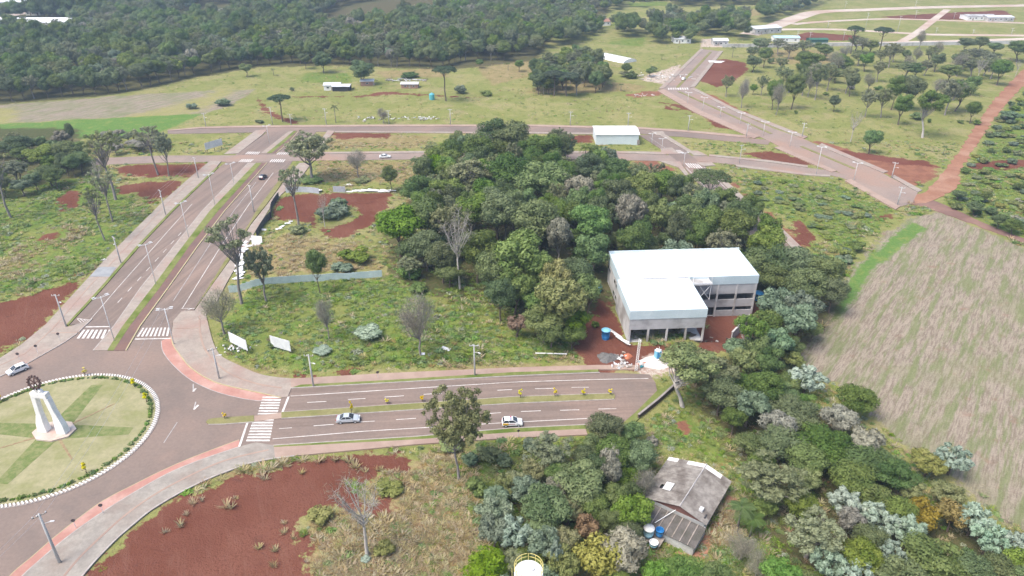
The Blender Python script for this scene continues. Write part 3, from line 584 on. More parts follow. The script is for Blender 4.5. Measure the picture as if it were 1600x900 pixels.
LM = {k: leafmat('leaf_' + k, *v) for k, v in dict(
    dark=((.062, .104, .032), (.180, .235, .082), .22), mid=((.080, .134, .034), (.222, .28, .090), .20), bright=((.09, .175, .028), (.22, .32, .075), .12),
    olive=((.125, .148, .075), (.28, .30, .165), .18), silver=((.21, .29, .20), (.41, .49, .38), .12), grey=((.18, .172, .132), (.35, .335, .258), .15, .2),
    blue=((.10, .152, .085), (.25, .31, .195), .18), yellow=((.24, .215, .065), (.36, .30, .10), .15), gold=((.66, .55, .05), (.76, .66, .10), .06),
    arau=((.04, .068, .035), (.10, .135, .065), .15), palm=((.06, .10, .03), (.13, .17, .055), .15), khaki=((.15, .18, .06), (.30, .31, .13), .15), rust=((.16, .10, .07), (.26, .17, .12), .15)).items()}
spec('dark', 13, 9.5, 'dark green round-crowned tree', 'tree', [broad(10 + i, LM['dark'], 13, 9.5, .78, 34, 480, .18, lobe=(.27, .44), shell=(.78, 1.06)) for i in range(3)])
spec('mid', 12, 8.5, 'mid green billowing tree', 'tree', [broad(20 + i, LM['mid'], 12, 8.5, .80, 32, 480, .18, lobe=(.27, .44), shell=(.78, 1.06)) for i in range(3)])
spec('bright', 9, 7.5, 'bright green leafy tree', 'tree', [broad(30 + i, LM['bright'], 9, 7.5, .78, 24, 460, .175, lobe=(.26, .44), shell=(.75, 1.06)) for i in range(2)])
spec('olive', 10, 8, 'airy greyish olive tree', 'tree', [broad(40 + i, LM['olive'], 10, 8, .68, 80, 130, .15, lobe=(.10, .21), lo=.2, hi=.98, shell=(.25, 1.12), fill=60, bark=BARKG, nt_=12, twigs=3) for i in range(3)])
spec('full', 10, 9, 'dark green full-skirted tree', 'tree', [broad(15 + i, LM['dark'], 10, 9, .93, 34, 430, .19, lobe=(.24, .4), shell=(.76, 1.06)) for i in range(2)])
spec('bigolive', 15, 12, 'broad airy grey-green tree', 'tree', [broad(45, LM['olive'], 15, 12, .72, 130, 150, .17, lobe=(.07, .16), lo=.15, hi=1.0, shell=(.2, 1.15), fill=60, bark=BARKG, nt_=16, twigs=4)])
spec('khaki', 8, 8, 'yellowish green bushy tree', 'tree', [broad(50 + i, LM['khaki'], 8, 8, .75, 34, 260, .19, lobe=(.17, .32)) for i in range(2)])
spec('silver', 6, 6.5, 'silvery white-leaved tree', 'tree', [broad(60 + i, LM['silver'], 6, 6.5, .72, 46, 80, .22, lobe=(.11, .21), lo=.5, hi=.97, fill=60, aspect=1.5) for i in range(2)])
spec('blue', 8, 7.5, 'bluish green shrubby tree', 'tree', [broad(70 + i, LM['blue'], 8, 7.5, .7, 34, 240, .21, lobe=(.18, .34)) for i in range(2)])
spec('yellow', 7, 8, 'yellow-tinged leafy tree', 'tree', [broad(80 + i, LM['yellow'], 7, 8, .72, 26, 150, .22) for i in range(2)])
spec('rust', 5, 5, 'rusty brown withering tree', 'tree', [broad(85, LM['rust'], 5, 5, .75, 20, 120, .2)])
def twiggy(seed, H, W, crown, mat, bark, n=26, per=150, tr=.2, leaf=.33):
    return broad(seed, mat, H, W, crown, n, per, leaf, tr, bark, (.2, .36), .25, .9, 0, 5, .03, 14, 2.6, (.35, 1.1))
def thinleaf(seed, H, W, crown, mat, bark, n=30, per=120, tr=.2):
    g = np.random.default_rng(seed); hz = H * crown / 2; zc = H - hz
    cs, rd, _ = lobed(g, n, .25, .92, W / 2 * .9, zc, hz * .9, 4, .2)
    root = np.array((0, 0, H * (1 - crown) - .1 * H)); parts = []
    for c in cs:
        k = per; ax = unit(c - root); d = unit(ax + g.normal(size=(k, 3)) * .75); s0 = c - ax * W * .12 + g.normal(size=(k, 3)) * W * .07
        L = W * .075 * g.uniform(.6, 1.5, (k, 1)); wv = unit(np.cross(d, g.normal(size=(k, 3)))) * .022
        V = np.stack([s0 - wv, s0 + wv, s0 + d * L + wv * .4, s0 + d * L - wv * .4], 1).reshape(-1, 3)
        parts.append((V, g.random(k)))
    return leaf_mesh('crown', parts, mat), trunk_mesh(g, H, tr, H * (1 - crown) + hz * .2, cs[:16], bark, .03, twigs=7)
spec('twig', 9, 8, 'leafless grey twiggy tree', 'tree', [thinleaf(90 + i, 9, 8, .72, LM['grey'], BARKG) for i in range(2)])
spec('greytop', 8, 8, 'feathery grey-brown tree', 'tree', [broad(95 + i, LM['grey'], 8, 8, .7, 28, 190, .2, .2, BARKG, (.22, .36), .3, .85, 150, 4, .03, 10, 1.9) for i in range(2)])
def sparse(seed, H, W, mat, bark, n=11, per=110, tr=.22, fork=.62, lobe=(.16, .3), leaf=.24, lean=.06):
    g = np.random.default_rng(seed); zc = H * .80; cs, rd, parts = lobed(g, n, .35, 1.0, W / 2 * .85, zc, H * .2, per, leaf, lobe=lobe)
    return leaf_mesh('crown', parts, mat), trunk_mesh(g, H, tr, H * fork, cs, bark, lean, twigs=4)
spec('tall', 14, 7.5, 'tall slender sparse tree', 'tree', [sparse(100 + i, 14, 7.5, LM['olive'], BARKG, 30, 80, lobe=(.09, .2), leaf=.17) for i in range(3)])
spec('white', 13, 8, 'tall white-trunked tree', 'tree', [sparse(110 + i, 13, 8, LM['mid'], BARKW, 24, 300, .28, .5, (.24, .4), .2) for i in range(2)])
def bare(seed, H, W, bark, n=16):
    g = np.random.default_rng(seed); cs, _, _ = lobed(g, n, .5, 1.0, W / 2, H * .74, H * .26, 1, .1)
    mb = trunk_mesh(g, H, .22, H * .5, cs, bark, .03, twigs=14)
    k = 350; i = g.integers(0, len(cs), k); s0 = np.array(cs)[i] + g.normal(size=(k, 3)) * .5; d = unit(g.normal(size=(k, 3)) + (0, 0, .6)) * g.uniform(.3, .8, (k, 1)); wv = unit(np.cross(d, g.normal(size=(k, 3)))) * .025
    return leaf_mesh('crown', [(np.stack([s0 - wv, s0 + wv, s0 + d + wv * .3, s0 + d - wv * .3], 1).reshape(-1, 3), g.random(k))], LM['grey']), mb
spec('bare', 12, 6.5, 'bare pale-limbed tree', 'tree', [bare(120 + i, 12, 6.5, BARKW) for i in range(2)])
def umbrella(seed, H, W, mat, bark, flat=.10, n=26, per=150, fork=.6, leaf=.22):
    g = np.random.default_rng(seed); cs = []; parts = []
    for k in range(n):
        a = k * 2.4; rr = W / 2 * math.sqrt((k + .5) / n) * .88; c = np.array((rr * math.cos(a), rr * math.sin(a), H * (.93 - .04 * g.random()) - .10 * H * (rr / (W / 2)) ** 2)); cs.append(c)
        d = unit(g.normal(size=(per, 3)) + (0, 0, .3)); lr = W * .115
        parts.append((leafset(c + d * np.array((1, 1, flat / .12)) * lr * g.uniform(.5, 1.1, (per, 1)), unit(d + (0, 0, .8) + g.normal(size=(per, 3)) * .4), leaf, 1.2, g), .5 * g.random() + .5 * g.random(per)))
    return leaf_mesh('crown', parts, mat), trunk_mesh(g, H, .24, H * fork, cs[3:16], bark, .015)
spec('umbrella', 12, 11, 'flat-topped umbrella-shaped tree', 'tree', [umbrella(130, 12, 11, LM['dark'], BARKW, .06, fork=.5)])
spec('araucaria', 14, 9, 'dark candelabra-shaped araucaria', 'pine tree', [umbrella(140 + i, 14, 9, LM['arau'], BARK, .07, 30, 130, .8) for i in range(2)])
def palm(seed, H, W, n=17):
    g = np.random.default_rng(seed); parts = []; top = np.array((0, 0, H * .80))
    for k in range(n):
        a = 2 * math.pi * k / n + g.normal() * .12; el = g.uniform(-.1, 1.1); d = np.array((math.cos(a), math.sin(a), 0)); L = W / 2 * g.uniform(.9, 1.15)
        t = np.linspace(.06, 1, 26)[:, None]; C = top + d * L * t * (.55 + .45 * math.cos(el)) + np.array((0, 0, 1.0)) * (L * math.sin(el) * t * 1.0 - L * .75 * t ** 2)
        side = np.array((-d[1], d[0], 0))
        for s in (-1, 1):
            l = L * .24 * np.sin(np.pi * np.clip(t, .05, .97)) + .05
            e = C + side * s * l + d * l * .35 - np.array((0, 0, 1)) * l * .45; wv = d * .035
            parts.append((np.stack([C - wv, C + wv, e + wv * .6, e - wv * .6], 1).reshape(-1, 3), g.random() * .5 + .5 * g.random(26)))
    mb = MB().tube([(0, 0, -.3), (.05, 0, H * .3), (0, .06, H * .6), tuple(top)], [.22, .17, .15, .13], 7)
    return leaf_mesh('fronds', parts, LM['palm']), mb.mesh('trunk', BARKG, True)
spec('palm', 8, 5, 'palm with drooping fronds', 'palm tree', [palm(150 + i, 8, 5) for i in range(2)])
def bush(seed, mat, H=2., W=3., n=14, per=150, leaf=.15):
    g = np.random.default_rng(seed); cs, rd, parts = lobed(g, n, .2, .8, W / 2 * .8, H * .45, H * .5, per, leaf, lobe=(.28, .46))
    return leaf_mesh('foliage', parts, mat), trunk_mesh(g, H, .06, H * .3, cs[:6], BARK, .02)
for nm, mt, wd in (('bush', 'mid', 'low green bush'), ('bushsilver', 'silver', 'silvery white-leaved bush'), ('bushdark', 'dark', 'dark green rounded bush'), ('bushblue', 'blue', 'bluish green shrub'), ('bushbright', 'bright', 'bright green shrub'), ('bushdry', 'khaki', 'dry yellowish shrub'), ('bushgrey', 'grey', 'grey twiggy shrub')):
    spec(nm, 2., 3., wd, 'bush', [bush(160 + hash(nm) % 1 + len(nm) + i, LM[mt]) for i in range(2)])
spec('sapling', 1.9, .9, 'small yellow-leaved sapling', 'sapling', [bush(190, LM['gold'], 1.9, .9, 8, 60, .10)])
PLACED = []   # (species, x, y, H, W, place phrase, group)
def put(sp, x, y, H, W, where, group): PLACED.append((sp, x, y, H, W, where, group))
def tb(sp, u, v, vt, wpx, where, group):
    """tree whose foot and top the photo shows"""
    x, y = G(u, v); z = terr(x, y); x, y = G(u, v, z); put(sp, x, y, height_for(u, v, vt, z), wpx / PJ(x, y, z + 5)[2], where, group)
def tc(sp, u, v, wpx, H, where, group):
    """tree of which the photo shows the crown: centre and width"""
    S = SPEC[sp]; zc = H * .66; x, y = G(u, v, zc); put(sp, x, y, H, 1.12 * wpx / PJ(x, y, zc)[2], where, group)
def fill(poly, zplane, spacing, kinds, Hr, where, group, wfac=1.0, avoid=.75, seed=1, maxn=999):
    g = np.random.default_rng(seed); P = np.array(GP(poly, zplane)); lo, hi = P.min(0), P.max(0); pts = [(p[1], p[2], p[4] / 2) for p in PLACED]; out = 0
    for _ in range(6000):
        if out >= maxn: break
        q = lo + (hi - lo) * g.random(2)
        if sdist(q[None], P)[0] < 0: continue
        if any((q[0] - a) ** 2 + (q[1] - b_) ** 2 < (.55 * avoid * (r + spacing * .62)) ** 2 for a, b_, r in pts): continue
        if any(sdist(q[None], pv)[0] > -1.0 for pv in PAVED): continue
        sp = g.choice(list(kinds), p=np.array(list(kinds.values())) / sum(kinds.values())); H = g.uniform(*Hr); W = spacing * g.uniform(1.0, 1.45) * wfac
        if SPEC[sp]['cat'] == 'palm tree': W = 4.5
        put(sp, q[0], q[1], H, W, where, group); pts.append((q[0], q[1], W / 2)); out += 1
# ------------------------------------------------------------------ where the trees stand
HOUSE_FOOT = [G(1006, 716), G(1150, 745), G(1118, 850), G(1085, 880), G(1000, 830)]
NOFILL = [GP([(1000, 700), (1030, 660), (1060, 630), (1100, 632), (1140, 672), (1172, 730), (1196, 800), (1185, 885), (1105, 885), (1150, 770), (1110, 715)], 2), [bl(-2, -7), bl(38, -7), bl(38, 31), bl(-2, 31)], HOUSE_FOOT]
PAVED_ROADS = list(PAVED); PAVED += NOFILL
gv = 'in the dense central grove'; gg = 'trees of the central grove'
for a in (('dark', 770, 208, 56, 13), ('dark', 800, 212, 66, 13), ('dark', 745, 232, 55, 12), ('mid', 690, 246, 52, 11), ('dark', 852, 230, 60, 12), ('olive', 735, 272, 72, 12), ('dark', 800, 264, 70, 13), ('mid', 846, 282, 84, 13), ('greytop', 905, 300, 50, 11), ('dark', 960, 303, 60, 12), ('mid', 1000, 290, 56, 11), ('mid', 1040, 285, 48, 10), ('dark', 920, 262, 50, 11), ('dark', 963, 264, 44, 10),
          ('greytop', 986, 332, 48, 12), ('khaki', 1035, 334, 52, 11), ('bright', 622, 352, 78, 12), ('dark', 664, 342, 66, 12), ('olive', 700, 350, 56, 12), ('mid', 738, 330, 62, 12), ('dark', 778, 335, 64, 13), ('dark', 655, 300, 54, 10), ('mid', 700, 296, 60, 11), ('bright', 812, 400, 92, 14), ('dark', 745, 392, 70, 12), ('dark', 770, 425, 60, 11), ('greytop', 872, 372, 42, 11), ('bright', 928, 388, 56, 11), ('khaki', 880, 470, 84, 12), ('mid', 842, 345, 78, 13), ('bright', 925, 345, 64, 12),
          ('blue', 1058, 382, 56, 9), ('olive', 1132, 372, 58, 11), ('dark', 1160, 338, 56, 11), ('mid', 1200, 370, 58, 11), ('dark', 1108, 345, 52, 11), ('mid', 1075, 330, 55, 11), ('dark', 645, 395, 50, 8), ('dark', 690, 405, 50, 9), ('mid', 850, 505, 60, 8), ('dark', 1150, 352, 56, 11), ('mid', 1188, 392, 60, 10), ('dark', 1222, 398, 52, 10), ('mid', 1176, 322, 44, 9), ('dark', 905, 430, 50, 10), ('rust', 808, 510, 36, 5), ('mid', 835, 468, 56, 8), ('dark', 862, 522, 46, 6), ('bright', 902, 500, 44, 8), ('mid', 920, 448, 46, 9), ('dark', 782, 462, 50, 9), ('mid', 805, 446, 56, 10), ('khaki', 868, 438, 56, 10), ('dark', 665, 388, 56, 9), ('mid', 702, 425, 44, 7), ('mid', 842, 420, 56, 11), ('olive', 640, 420, 40, 6), ('mid', 895, 520, 40, 6), ('mid', 1130, 310, 46, 10), ('dark', 990, 372, 50, 10), ('dark', 940, 330, 46, 11), ('palm', 676, 236, 24, 11), ('palm', 652, 258, 24, 10), ('palm', 692, 268, 22, 10), ('palm', 915, 240, 20, 11)):
    tc(a[0], a[1], a[2], a[3] * 1.06, a[4] * (1.3 if a[4] > 8.5 else 1.1), gv, gg)
tb('umbrella', 1104, 326, 266, 66, 'with white trunk rising above the central grove', gg); tb('bare', 719, 452, 318, 52, 'at the front edge of the central grove', gg); tb('bare', 758, 268, 205, 26, 'at the back of the central grove', gg); tb('greytop', 986, 378, 318, 44, 'with orange trunk inside the central grove', gg) if False else None
fill([(660, 250), (700, 225), (800, 205), (870, 222), (950, 250), (1010, 275), (1070, 280), (1140, 320), (1215, 372), (1200, 385), (1000, 378), (940, 345), (890, 350), (860, 330), (800, 355), (740, 360), (700, 345), (650, 330), (640, 310), (650, 290)], 7, 6.0, dict(dark=5, mid=5, olive=2, bright=1.2, greytop=.3, blue=.6), (10.5, 15), gv, gg, 1.15, .95, 3, 85)
fill([(640, 350), (660, 272), (800, 232), (950, 278), (1070, 310), (1160, 355), (1220, 395), (960, 392), (930, 420), (880, 410), (850, 400), (770, 400), (700, 390)], 5, 4.6, dict(full=4, mid=4, blue=1, khaki=.7), (4.5, 7), 'among the understorey of the grove', 'understorey trees of the grove', 1.1, .95, 4, 70)
se = 'in the wood below the stubble field'; sg = 'trees of the wood beside the stubble field'
for a in (('dark', 1292, 422, 62, 12), ('dark', 1262, 436, 70, 13), ('blue', 1218, 458, 70, 12), ('blue', 1246, 500, 70, 11), ('mid', 1198, 508, 56, 10), ('dark', 1206, 412, 62, 11), ('dark', 1246, 408, 60, 12), ('dark', 1304, 452, 48, 10), ('blue', 1256, 470, 60, 12), ('mid', 1182, 540, 46, 10), ('blue', 1214, 535, 56, 9), ('khaki', 1092, 568, 56, 8), ('khaki', 1120, 580, 78, 9), ('khaki', 1168, 562, 56, 8), ('dark', 1128, 610, 66, 9), ('blue', 1172, 632, 62, 8), ('dark', 1195, 605, 62, 9), ('mid', 1200, 560, 50, 9), ('silver', 1262, 592, 58, 6), ('dark', 1340, 622, 66, 6.5), ('dark', 1240, 642, 84, 7), ('greytop', 1312, 655, 60, 6.5),
          ('dark', 1222, 690, 80, 7), ('dark', 1290, 690, 90, 7.5), ('greytop', 1355, 690, 60, 7), ('dark', 1345, 715, 82, 6.5), ('dark', 1400, 742, 64, 6.5), ('dark', 1330, 748, 76, 7), ('dark', 1262, 715, 70, 7), ('greytop', 1215, 668, 60, 7.5), ('olive', 1205, 750, 108, 9), ('olive', 1270, 832, 100, 8), ('silver', 1490, 716, 56, 5.5), ('khaki', 1452, 722, 60, 5), ('khaki', 1482, 768, 56, 4.5), ('silver', 1322, 790, 56, 6), ('silver', 1372, 815, 60, 6), ('silver', 1422, 832, 56, 6), ('silver', 1395, 868, 44, 5.5), ('silver', 1522, 812, 58, 5.5), ('silver', 1548, 842, 58, 5.5), ('silver', 1592, 852, 50, 5.5),
          ('mid', 1462, 872, 100, 8), ('silver', 1295, 880, 56, 6), ('mid', 1350, 868, 66, 7), ('greytop', 1330, 815, 44, 6), ('dark', 1405, 795, 60, 6), ('yellow', 1440, 802, 66, 5.5), ('yellow', 1490, 805, 60, 5.5), ('mid', 1560, 886, 66, 6), ('bright', 1600, 880, 60, 6), ('bright', 1222, 895, 60, 6), ('palm', 1158, 798, 44, 6), ('palm', 1176, 816, 40, 5), ('twig', 1160, 850, 60, 6), ('twig', 1185, 880, 50, 5), ('silver', 1345, 905, 60, 6), ('mid', 1410, 905, 80, 7), ('dark', 1520, 890, 70, 7), ('khaki', 1425, 765, 44, 5), ('bright', 1195, 790, 40, 5)):
    tc(*a, se, sg)
tc('white', 1074, 582, 84, 12.5, 'leaning over the grass by the retaining wall', sg); tc('white', 1170, 525, 46, 12, 'beside the concrete building', sg); tc('blue', 1150, 545, 44, 6, 'beside the concrete building', sg)
fill([(1190, 480), (1280, 450), (1290, 480), (1250, 540), (1240, 600), (1330, 640), (1420, 730), (1500, 790), (1640, 870), (1700, 960), (1200, 960), (1210, 830), (1190, 720), (1130, 650), (1100, 600), (1140, 560)], 5, 5.2, dict(dark=6, mid=3, khaki=1), (4.5, 6.5), se, sg, 1.0, .95, 5, 26)
hw = 'in the thicket left of the old house'; hg = 'trees of the thicket by the old house'
for a in (('dark', 946, 668, 60, 7), ('bright', 988, 676, 40, 5), ('olive', 862, 705, 74, 8), ('mid', 905, 752, 92, 8), ('dark', 962, 705, 64, 7.5), ('greytop', 955, 718, 40, 7), ('dark', 1002, 712, 60, 7.5), ('twig', 1005, 752, 52, 7), ('greytop', 958, 738, 34, 8), ('bright', 986, 800, 66, 7), ('mid', 850, 792, 88, 8), ('silver', 802, 832, 60, 6), ('blue', 772, 800, 62, 6), ('bright', 760, 885, 76, 6.5), ('rust', 916, 825, 44, 6), ('greytop', 975, 862, 84, 7), ('yellow', 935, 868, 84, 7), ('khaki', 880, 880, 60, 7), ('blue', 822, 765, 54, 6), ('mid', 1070, 893, 66, 5), ('mid', 1120, 900, 60, 5), ('bright', 1025, 895, 50, 5), ('blue', 850, 850, 60, 7), ('silver', 868, 868, 24, 8), ('dark', 930, 790, 54, 6)):
    tc(*a, hw, hg)
fill([(770, 745), (860, 700), (940, 690), (1000, 700), (1000, 780), (985, 840), (1010, 930), (740, 930), (760, 850)], 4, 4.4, dict(mid=3, blue=1, dark=2, khaki=1, greytop=.7), (4.5, 6.5), hw, hg, 1.0, .85, 8, 22)
lf = 'in the small wood at the left edge'; lg = 'trees of the left wood'
for a in (('dark', 20, 225, 50, 10), ('mid', 62, 240, 56, 10), ('dark', 100, 235, 52, 10), ('dark', 75, 268, 46, 8), ('dark', 122, 248, 40, 8), ('olive', 20, 265, 50, 9), ('blue', 32, 290, 34, 6), ('greytop', 95, 215, 30, 8), ('dark', 108, 205, 14, 11)):
    tc(*a, lf, lg)
fill([(-60, 220), (0, 212), (60, 212), (120, 225), (135, 255), (80, 280), (20, 285), (-60, 290)], 6, 6, dict(dark=4, mid=3, olive=1), (7, 10), lf, lg, 1.0, .8, 11, 22)
fill([(138, 215), (170, 206), (245, 208), (262, 226), (200, 236), (150, 238)], 2, 5.5, dict(greytop=2, olive=2, khaki=2), (3, 5), 'in the scrub strip below the green field', 'trees of the scrub strip', 1, .8, 12, 14)
la = 'on the weedy lot left of the avenue'; lag = 'trees on the left lot'
for a in (('tall', 17, 340, 238, 56), ('tall', 181, 312, 205, 66), ('tall', 176, 346, 264, 44), ('tall', 164, 376, 296, 42), ('tall', 247, 273, 196, 48), ('olive', 264, 275, 205, 36), ('bare', 160, 302, 250, 26)): tb(*a, la, lag)
for a, wh in ((('olive', 489, 283, 205, 84), 'beside the avenue junction'), (('tall', 467, 353, 258, 50), 'standing on the red earth lot'), (('twig', 560, 277, 230, 36), 'on the dry grass below the cross street'), (('tall', 378, 475, 343, 84), 'at the end of the metal hoarding'), (('twig', 351, 522, 448, 66), 'beside the left billboard'), (('olive', 416, 470, 384, 56), 'behind the metal hoarding'), (('dark', 500, 458, 386, 38), 'in front of the metal hoarding'), (('twig', 514, 530, 462, 36), 'small and thin, on the weedy lot'), (('twig', 657, 554, 456, 70), 'on the weedy lot above the boulevard'), (('bigolive', 717, 748, 606, 124), 'large, beside the boulevard pavement'), (('bare', 574, 870, 742, 84), 'on the straw-grass mound'), (('dark', 612, 300, 258, 30), 'beside the white sheets'), (('bare', 508, 355, 300, 16), 'dead stump rising from a bush')):
    tb(*a, wh, 'trees of the central lot')
for sp, u, v, wp, h, wh in (('bushsilver', 577, 532, 50, 2.6, 'on the weedy lot above the boulevard'), ('bushblue', 518, 342, 62, 4.2, 'on a mound in the red earth'), ('bushblue', 530, 330, 34, 3.6, 'on a mound in the red earth'), ('bush', 468, 368, 36, 2.6, 'at the edge of the red earth'), ('bush', 556, 412, 60, 3.4, 'behind the metal hoarding'), ('bushblue', 535, 430, 46, 2.6, 'behind the metal hoarding'), ('bushbright', 485, 284, 44, 1.8, 'under the avenue tree'), ('bushdark', 652, 284, 16, 2.4, 'at the left end of the grove'), ('bushdry', 565, 284, 32, 1.8, 'under the bare tree'), ('bush', 425, 548, 20, 1.6, 'between the two billboards'), ('bushsilver', 505, 556, 34, 1.1, 'near the lamp pole on the weedy lot'), ('bush', 655, 460, 40, 2.4, 'in front of the grove'), ('bushbright', 700, 430, 46, 2.2, 'in front of the grove'), ('bushgrey', 672, 420, 36, 2.6, 'in front of the grove'), ('bush', 640, 440, 44, 3.2, 'in front of the grove'), ('bushdark', 800, 480, 34, 2.8, 'in front of the grove'),
                            ('bushbright', 705, 700, 46, 1.6, 'around the large boulevard tree'), ('bush', 760, 715, 50, 2.0, 'around the large boulevard tree'), ('bushblue', 735, 725, 34, 1.8, 'around the large boulevard tree'), ('bushdry', 600, 865, 44, 1.8, 'at the foot of the bare tree'), ('bushsilver', 572, 878, 18, 1.0, 'at the foot of the bare tree'), ('bushblue', 790, 725, 36, 2.0, 'right of the large boulevard tree'), ('bush', 745, 770, 46, 2.6, 'at the edge of the straw grass'), ('bushblue', 830, 700, 36, 2.0, 'along the boulevard pavement'), ('bushdry', 610, 765, 56, 1.6, 'on the red earth'), ('bushdry', 500, 810, 54, 1.6, 'on the red earth'), ('bushgrey', 1018, 695, 24, 1.6, 'behind the old house'), ('bush', 930, 512, 18, 1.8, 'beside the concrete building wall')):
    x, y = G(u, v); put(sp, x, y, h, wp / PJ(x, y, 1)[2], wh, 'bushes on the lots')
fw = 'standing in the far meadow'; fg = 'trees in the far meadow'
for a in (('araucaria', 442, 190, 146, 36), ('araucaria', 697, 158, 100, 38), ('palm', 525, 192, 160, 14), ('twig', 599, 193, 167, 24), ('full', 506, 114, 79, 34), ('full', 567, 133, 92, 42), ('mid', 478, 108, 80, 20), ('palm', 428, 118, 106, 9), ('araucaria', 866, 150, 108, 32), ('araucaria', 885, 150, 112, 40), ('palm', 849, 149, 130, 10), ('palm', 951, 143, 127, 9), ('palm', 970, 142, 129, 10), ('palm', 1034, 93, 84, 8), ('dark', 978, 119, 98, 20), ('mid', 386, 120, 97, 22), ('palm', 794, 110, 96, 8), ('dark', 750, 106, 92, 16), ('olive', 975, 120, 112, 22), ('mid', 811, 112, 92, 18), ('palm', 834, 150, 140, 6), ('mid', 1015, 120, 105, 18)): tb(*a, fw, fg)
for sp, u, v, wp, h in (('bushdark', 640, 121, 36, 2.5), ('bushblue', 300, 170, 22, 3), ('bushblue', 350, 165, 30, 3), ('bush', 456, 142, 10, 2), ('bushblue', 720, 146, 26, 4), ('bushdark', 405, 192, 18, 1.5), ('bush', 1020, 112, 16, 3), ('bushdark', 985, 122, 28, 4), ('bush', 760, 148, 30, 2)):
    x, y = G(u, v); put(sp, x, y, h, wp / PJ(x, y, 1)[2], 'in the far meadow', 'bushes in the far meadow')
rw = 'in the open pasture wood at upper right'; rgp = 'trees of the open pasture'
for a in (('mid', 1236, 171, 110, 36), ('twig', 1212, 180, 126, 28), ('mid', 1206, 172, 118, 28), ('olive', 1253, 150, 104, 26), ('twig', 1262, 152, 106, 26), ('olive', 1273, 156, 98, 30), ('olive', 1292, 142, 98, 30), ('olive', 1321, 146, 103, 34), ('mid', 1327, 151, 110, 24), ('dark', 1262, 114, 80, 52), ('twig', 1302, 119, 77, 34), ('dark', 1316, 116, 88, 30), ('araucaria', 1329, 84, 38, 26), ('araucaria', 1373, 84, 40, 30), ('olive', 1336, 82, 55, 34), ('mid', 1358, 84, 60, 30), ('olive', 1388, 106, 66, 32), ('mid', 1413, 98, 75, 18), ('twig', 1430, 100, 72, 18), ('olive', 1450, 106, 70, 26), ('twig', 1436, 76, 45, 20), ('dark', 1506, 82, 58, 32), ('mid', 1530, 80, 56, 28), ('mid', 1552, 86, 64, 28), ('dark', 1588, 97, 62, 48), ('olive', 1412, 123, 96, 44), ('dark', 1428, 125, 98, 30), ('mid', 1480, 129, 98, 40), ('twig', 1494, 119, 81, 40), ('olive', 1515, 123, 88, 42), ('bare', 1525, 132, 86, 18), ('dark', 1557, 133, 92, 36), ('bare', 1586, 120, 92, 12),
          ('olive', 1351, 183, 138, 30), ('olive', 1376, 184, 136, 34), ('dark', 1392, 172, 116, 34), ('mid', 1403, 195, 143, 34), ('dark', 1416, 172, 116, 46), ('white', 1441, 215, 146, 50), ('olive', 1476, 180, 120, 44), ('mid', 1492, 174, 122, 46), ('mid', 1515, 193, 154, 26), ('bare', 1329, 222, 172, 22), ('bright', 1357, 240, 201, 36), ('palm', 1473, 242, 226, 10), ('olive', 1134, 151, 116, 24), ('twig', 1158, 169, 118, 26), ('mid', 1176, 148, 130, 14), ('olive', 1189, 149, 116, 22), ('dark', 1193, 106, 72, 26), ('palm', 1217, 98, 84, 12), ('palm', 1144, 90, 70, 10), ('twig', 1460, 95, 62, 26), ('olive', 1545, 112, 82, 30), ('mid', 1350, 112, 80, 28), ('olive', 1370, 128, 94, 26), ('dark', 1302, 175, 148, 20), ('olive', 1232, 92, 66, 30), ('olive', 1255, 90, 62, 32), ('mid', 1280, 88, 64, 24)):
    tb(*a, rw, rgp)
fill([(1140, 82), (1320, 84), (1590, 100), (1560, 120), (1520, 160), (1380, 160), (1240, 150), (1180, 125)], 0, 16, dict(olive=4, twig=2, mid=2, dark=1), (8, 13), rw, rgp, .55, .9, 14, 34)
for sp, u, v, wp, h in (('bushdark', 1204, 99, 14, 4), ('bush', 1243, 178, 8, 1.5), ('bush', 1430, 187, 26, 3.5), ('bushdark', 1451, 192, 7, 2), ('bushdark', 1372, 140, 20, 2), ('bush', 1500, 193, 12, 1.5), ('bush', 1525, 195, 16, 2.5), ('bushgrey', 1330, 140, 14, 2), ('bush', 1290, 148, 14, 1.5)):
    x, y = G(u, v); put(sp, x, y, h, wp / PJ(x, y, 1)[2], 'in the upper right pasture', 'bushes of the open pasture')
fill([(1490, 330), (1505, 265), (1545, 180), (1604, 140), (1640, 150), (1640, 370), (1560, 350)], 1, 6.5, dict(bushblue=5, bush=3, bushdry=3, bushdark=2, bushgrey=1), (.9, 2.4), 'in the scrub right of the dirt road', 'shrubs right of the dirt road', .62, .5, 15, 130)
for a in (('dark', 1525, 322, 26, 5), ('dark', 1562, 342, 26, 5), ('mid', 1585, 350, 30, 5), ('mid', 1500, 302, 22, 4), ('blue', 1580, 180, 34, 5), ('dark', 1542, 305, 16, 4)): tc(*a, 'in the scrub right of the dirt road', 'shrubs right of the dirt road')
fill([(1150, 300), (1180, 275), (1250, 285), (1310, 300), (1370, 330), (1330, 390), (1300, 400), (1270, 365), (1240, 330)], .5, 6.5, dict(bushblue=3, bush=4, bushdry=5), (.5, 1.3), 'in the scrub beside the side street', 'shrubs beside the side street', .5, .6, 16, 46)
fill([(1255, 410), (1300, 400), (1345, 375), (1340, 390), (1310, 420), (1300, 440)], 1.5, 5, dict(bushblue=3, bush=2, bushdark=2), (2, 3.5), 'along the stubble field edge', 'shrubs along the stubble field', .8, .8, 17, 14)
cp = 'in the copse beside the far road'; cg = 'trees of the far copse'
fill([(838, 100), (860, 85), (930, 82), (950, 100), (958, 122), (920, 130), (840, 132), (825, 118)], 6, 8, dict(full=5, mid=3, olive=1), (10, 14), cp, cg, 1.0, .8, 18, 46)
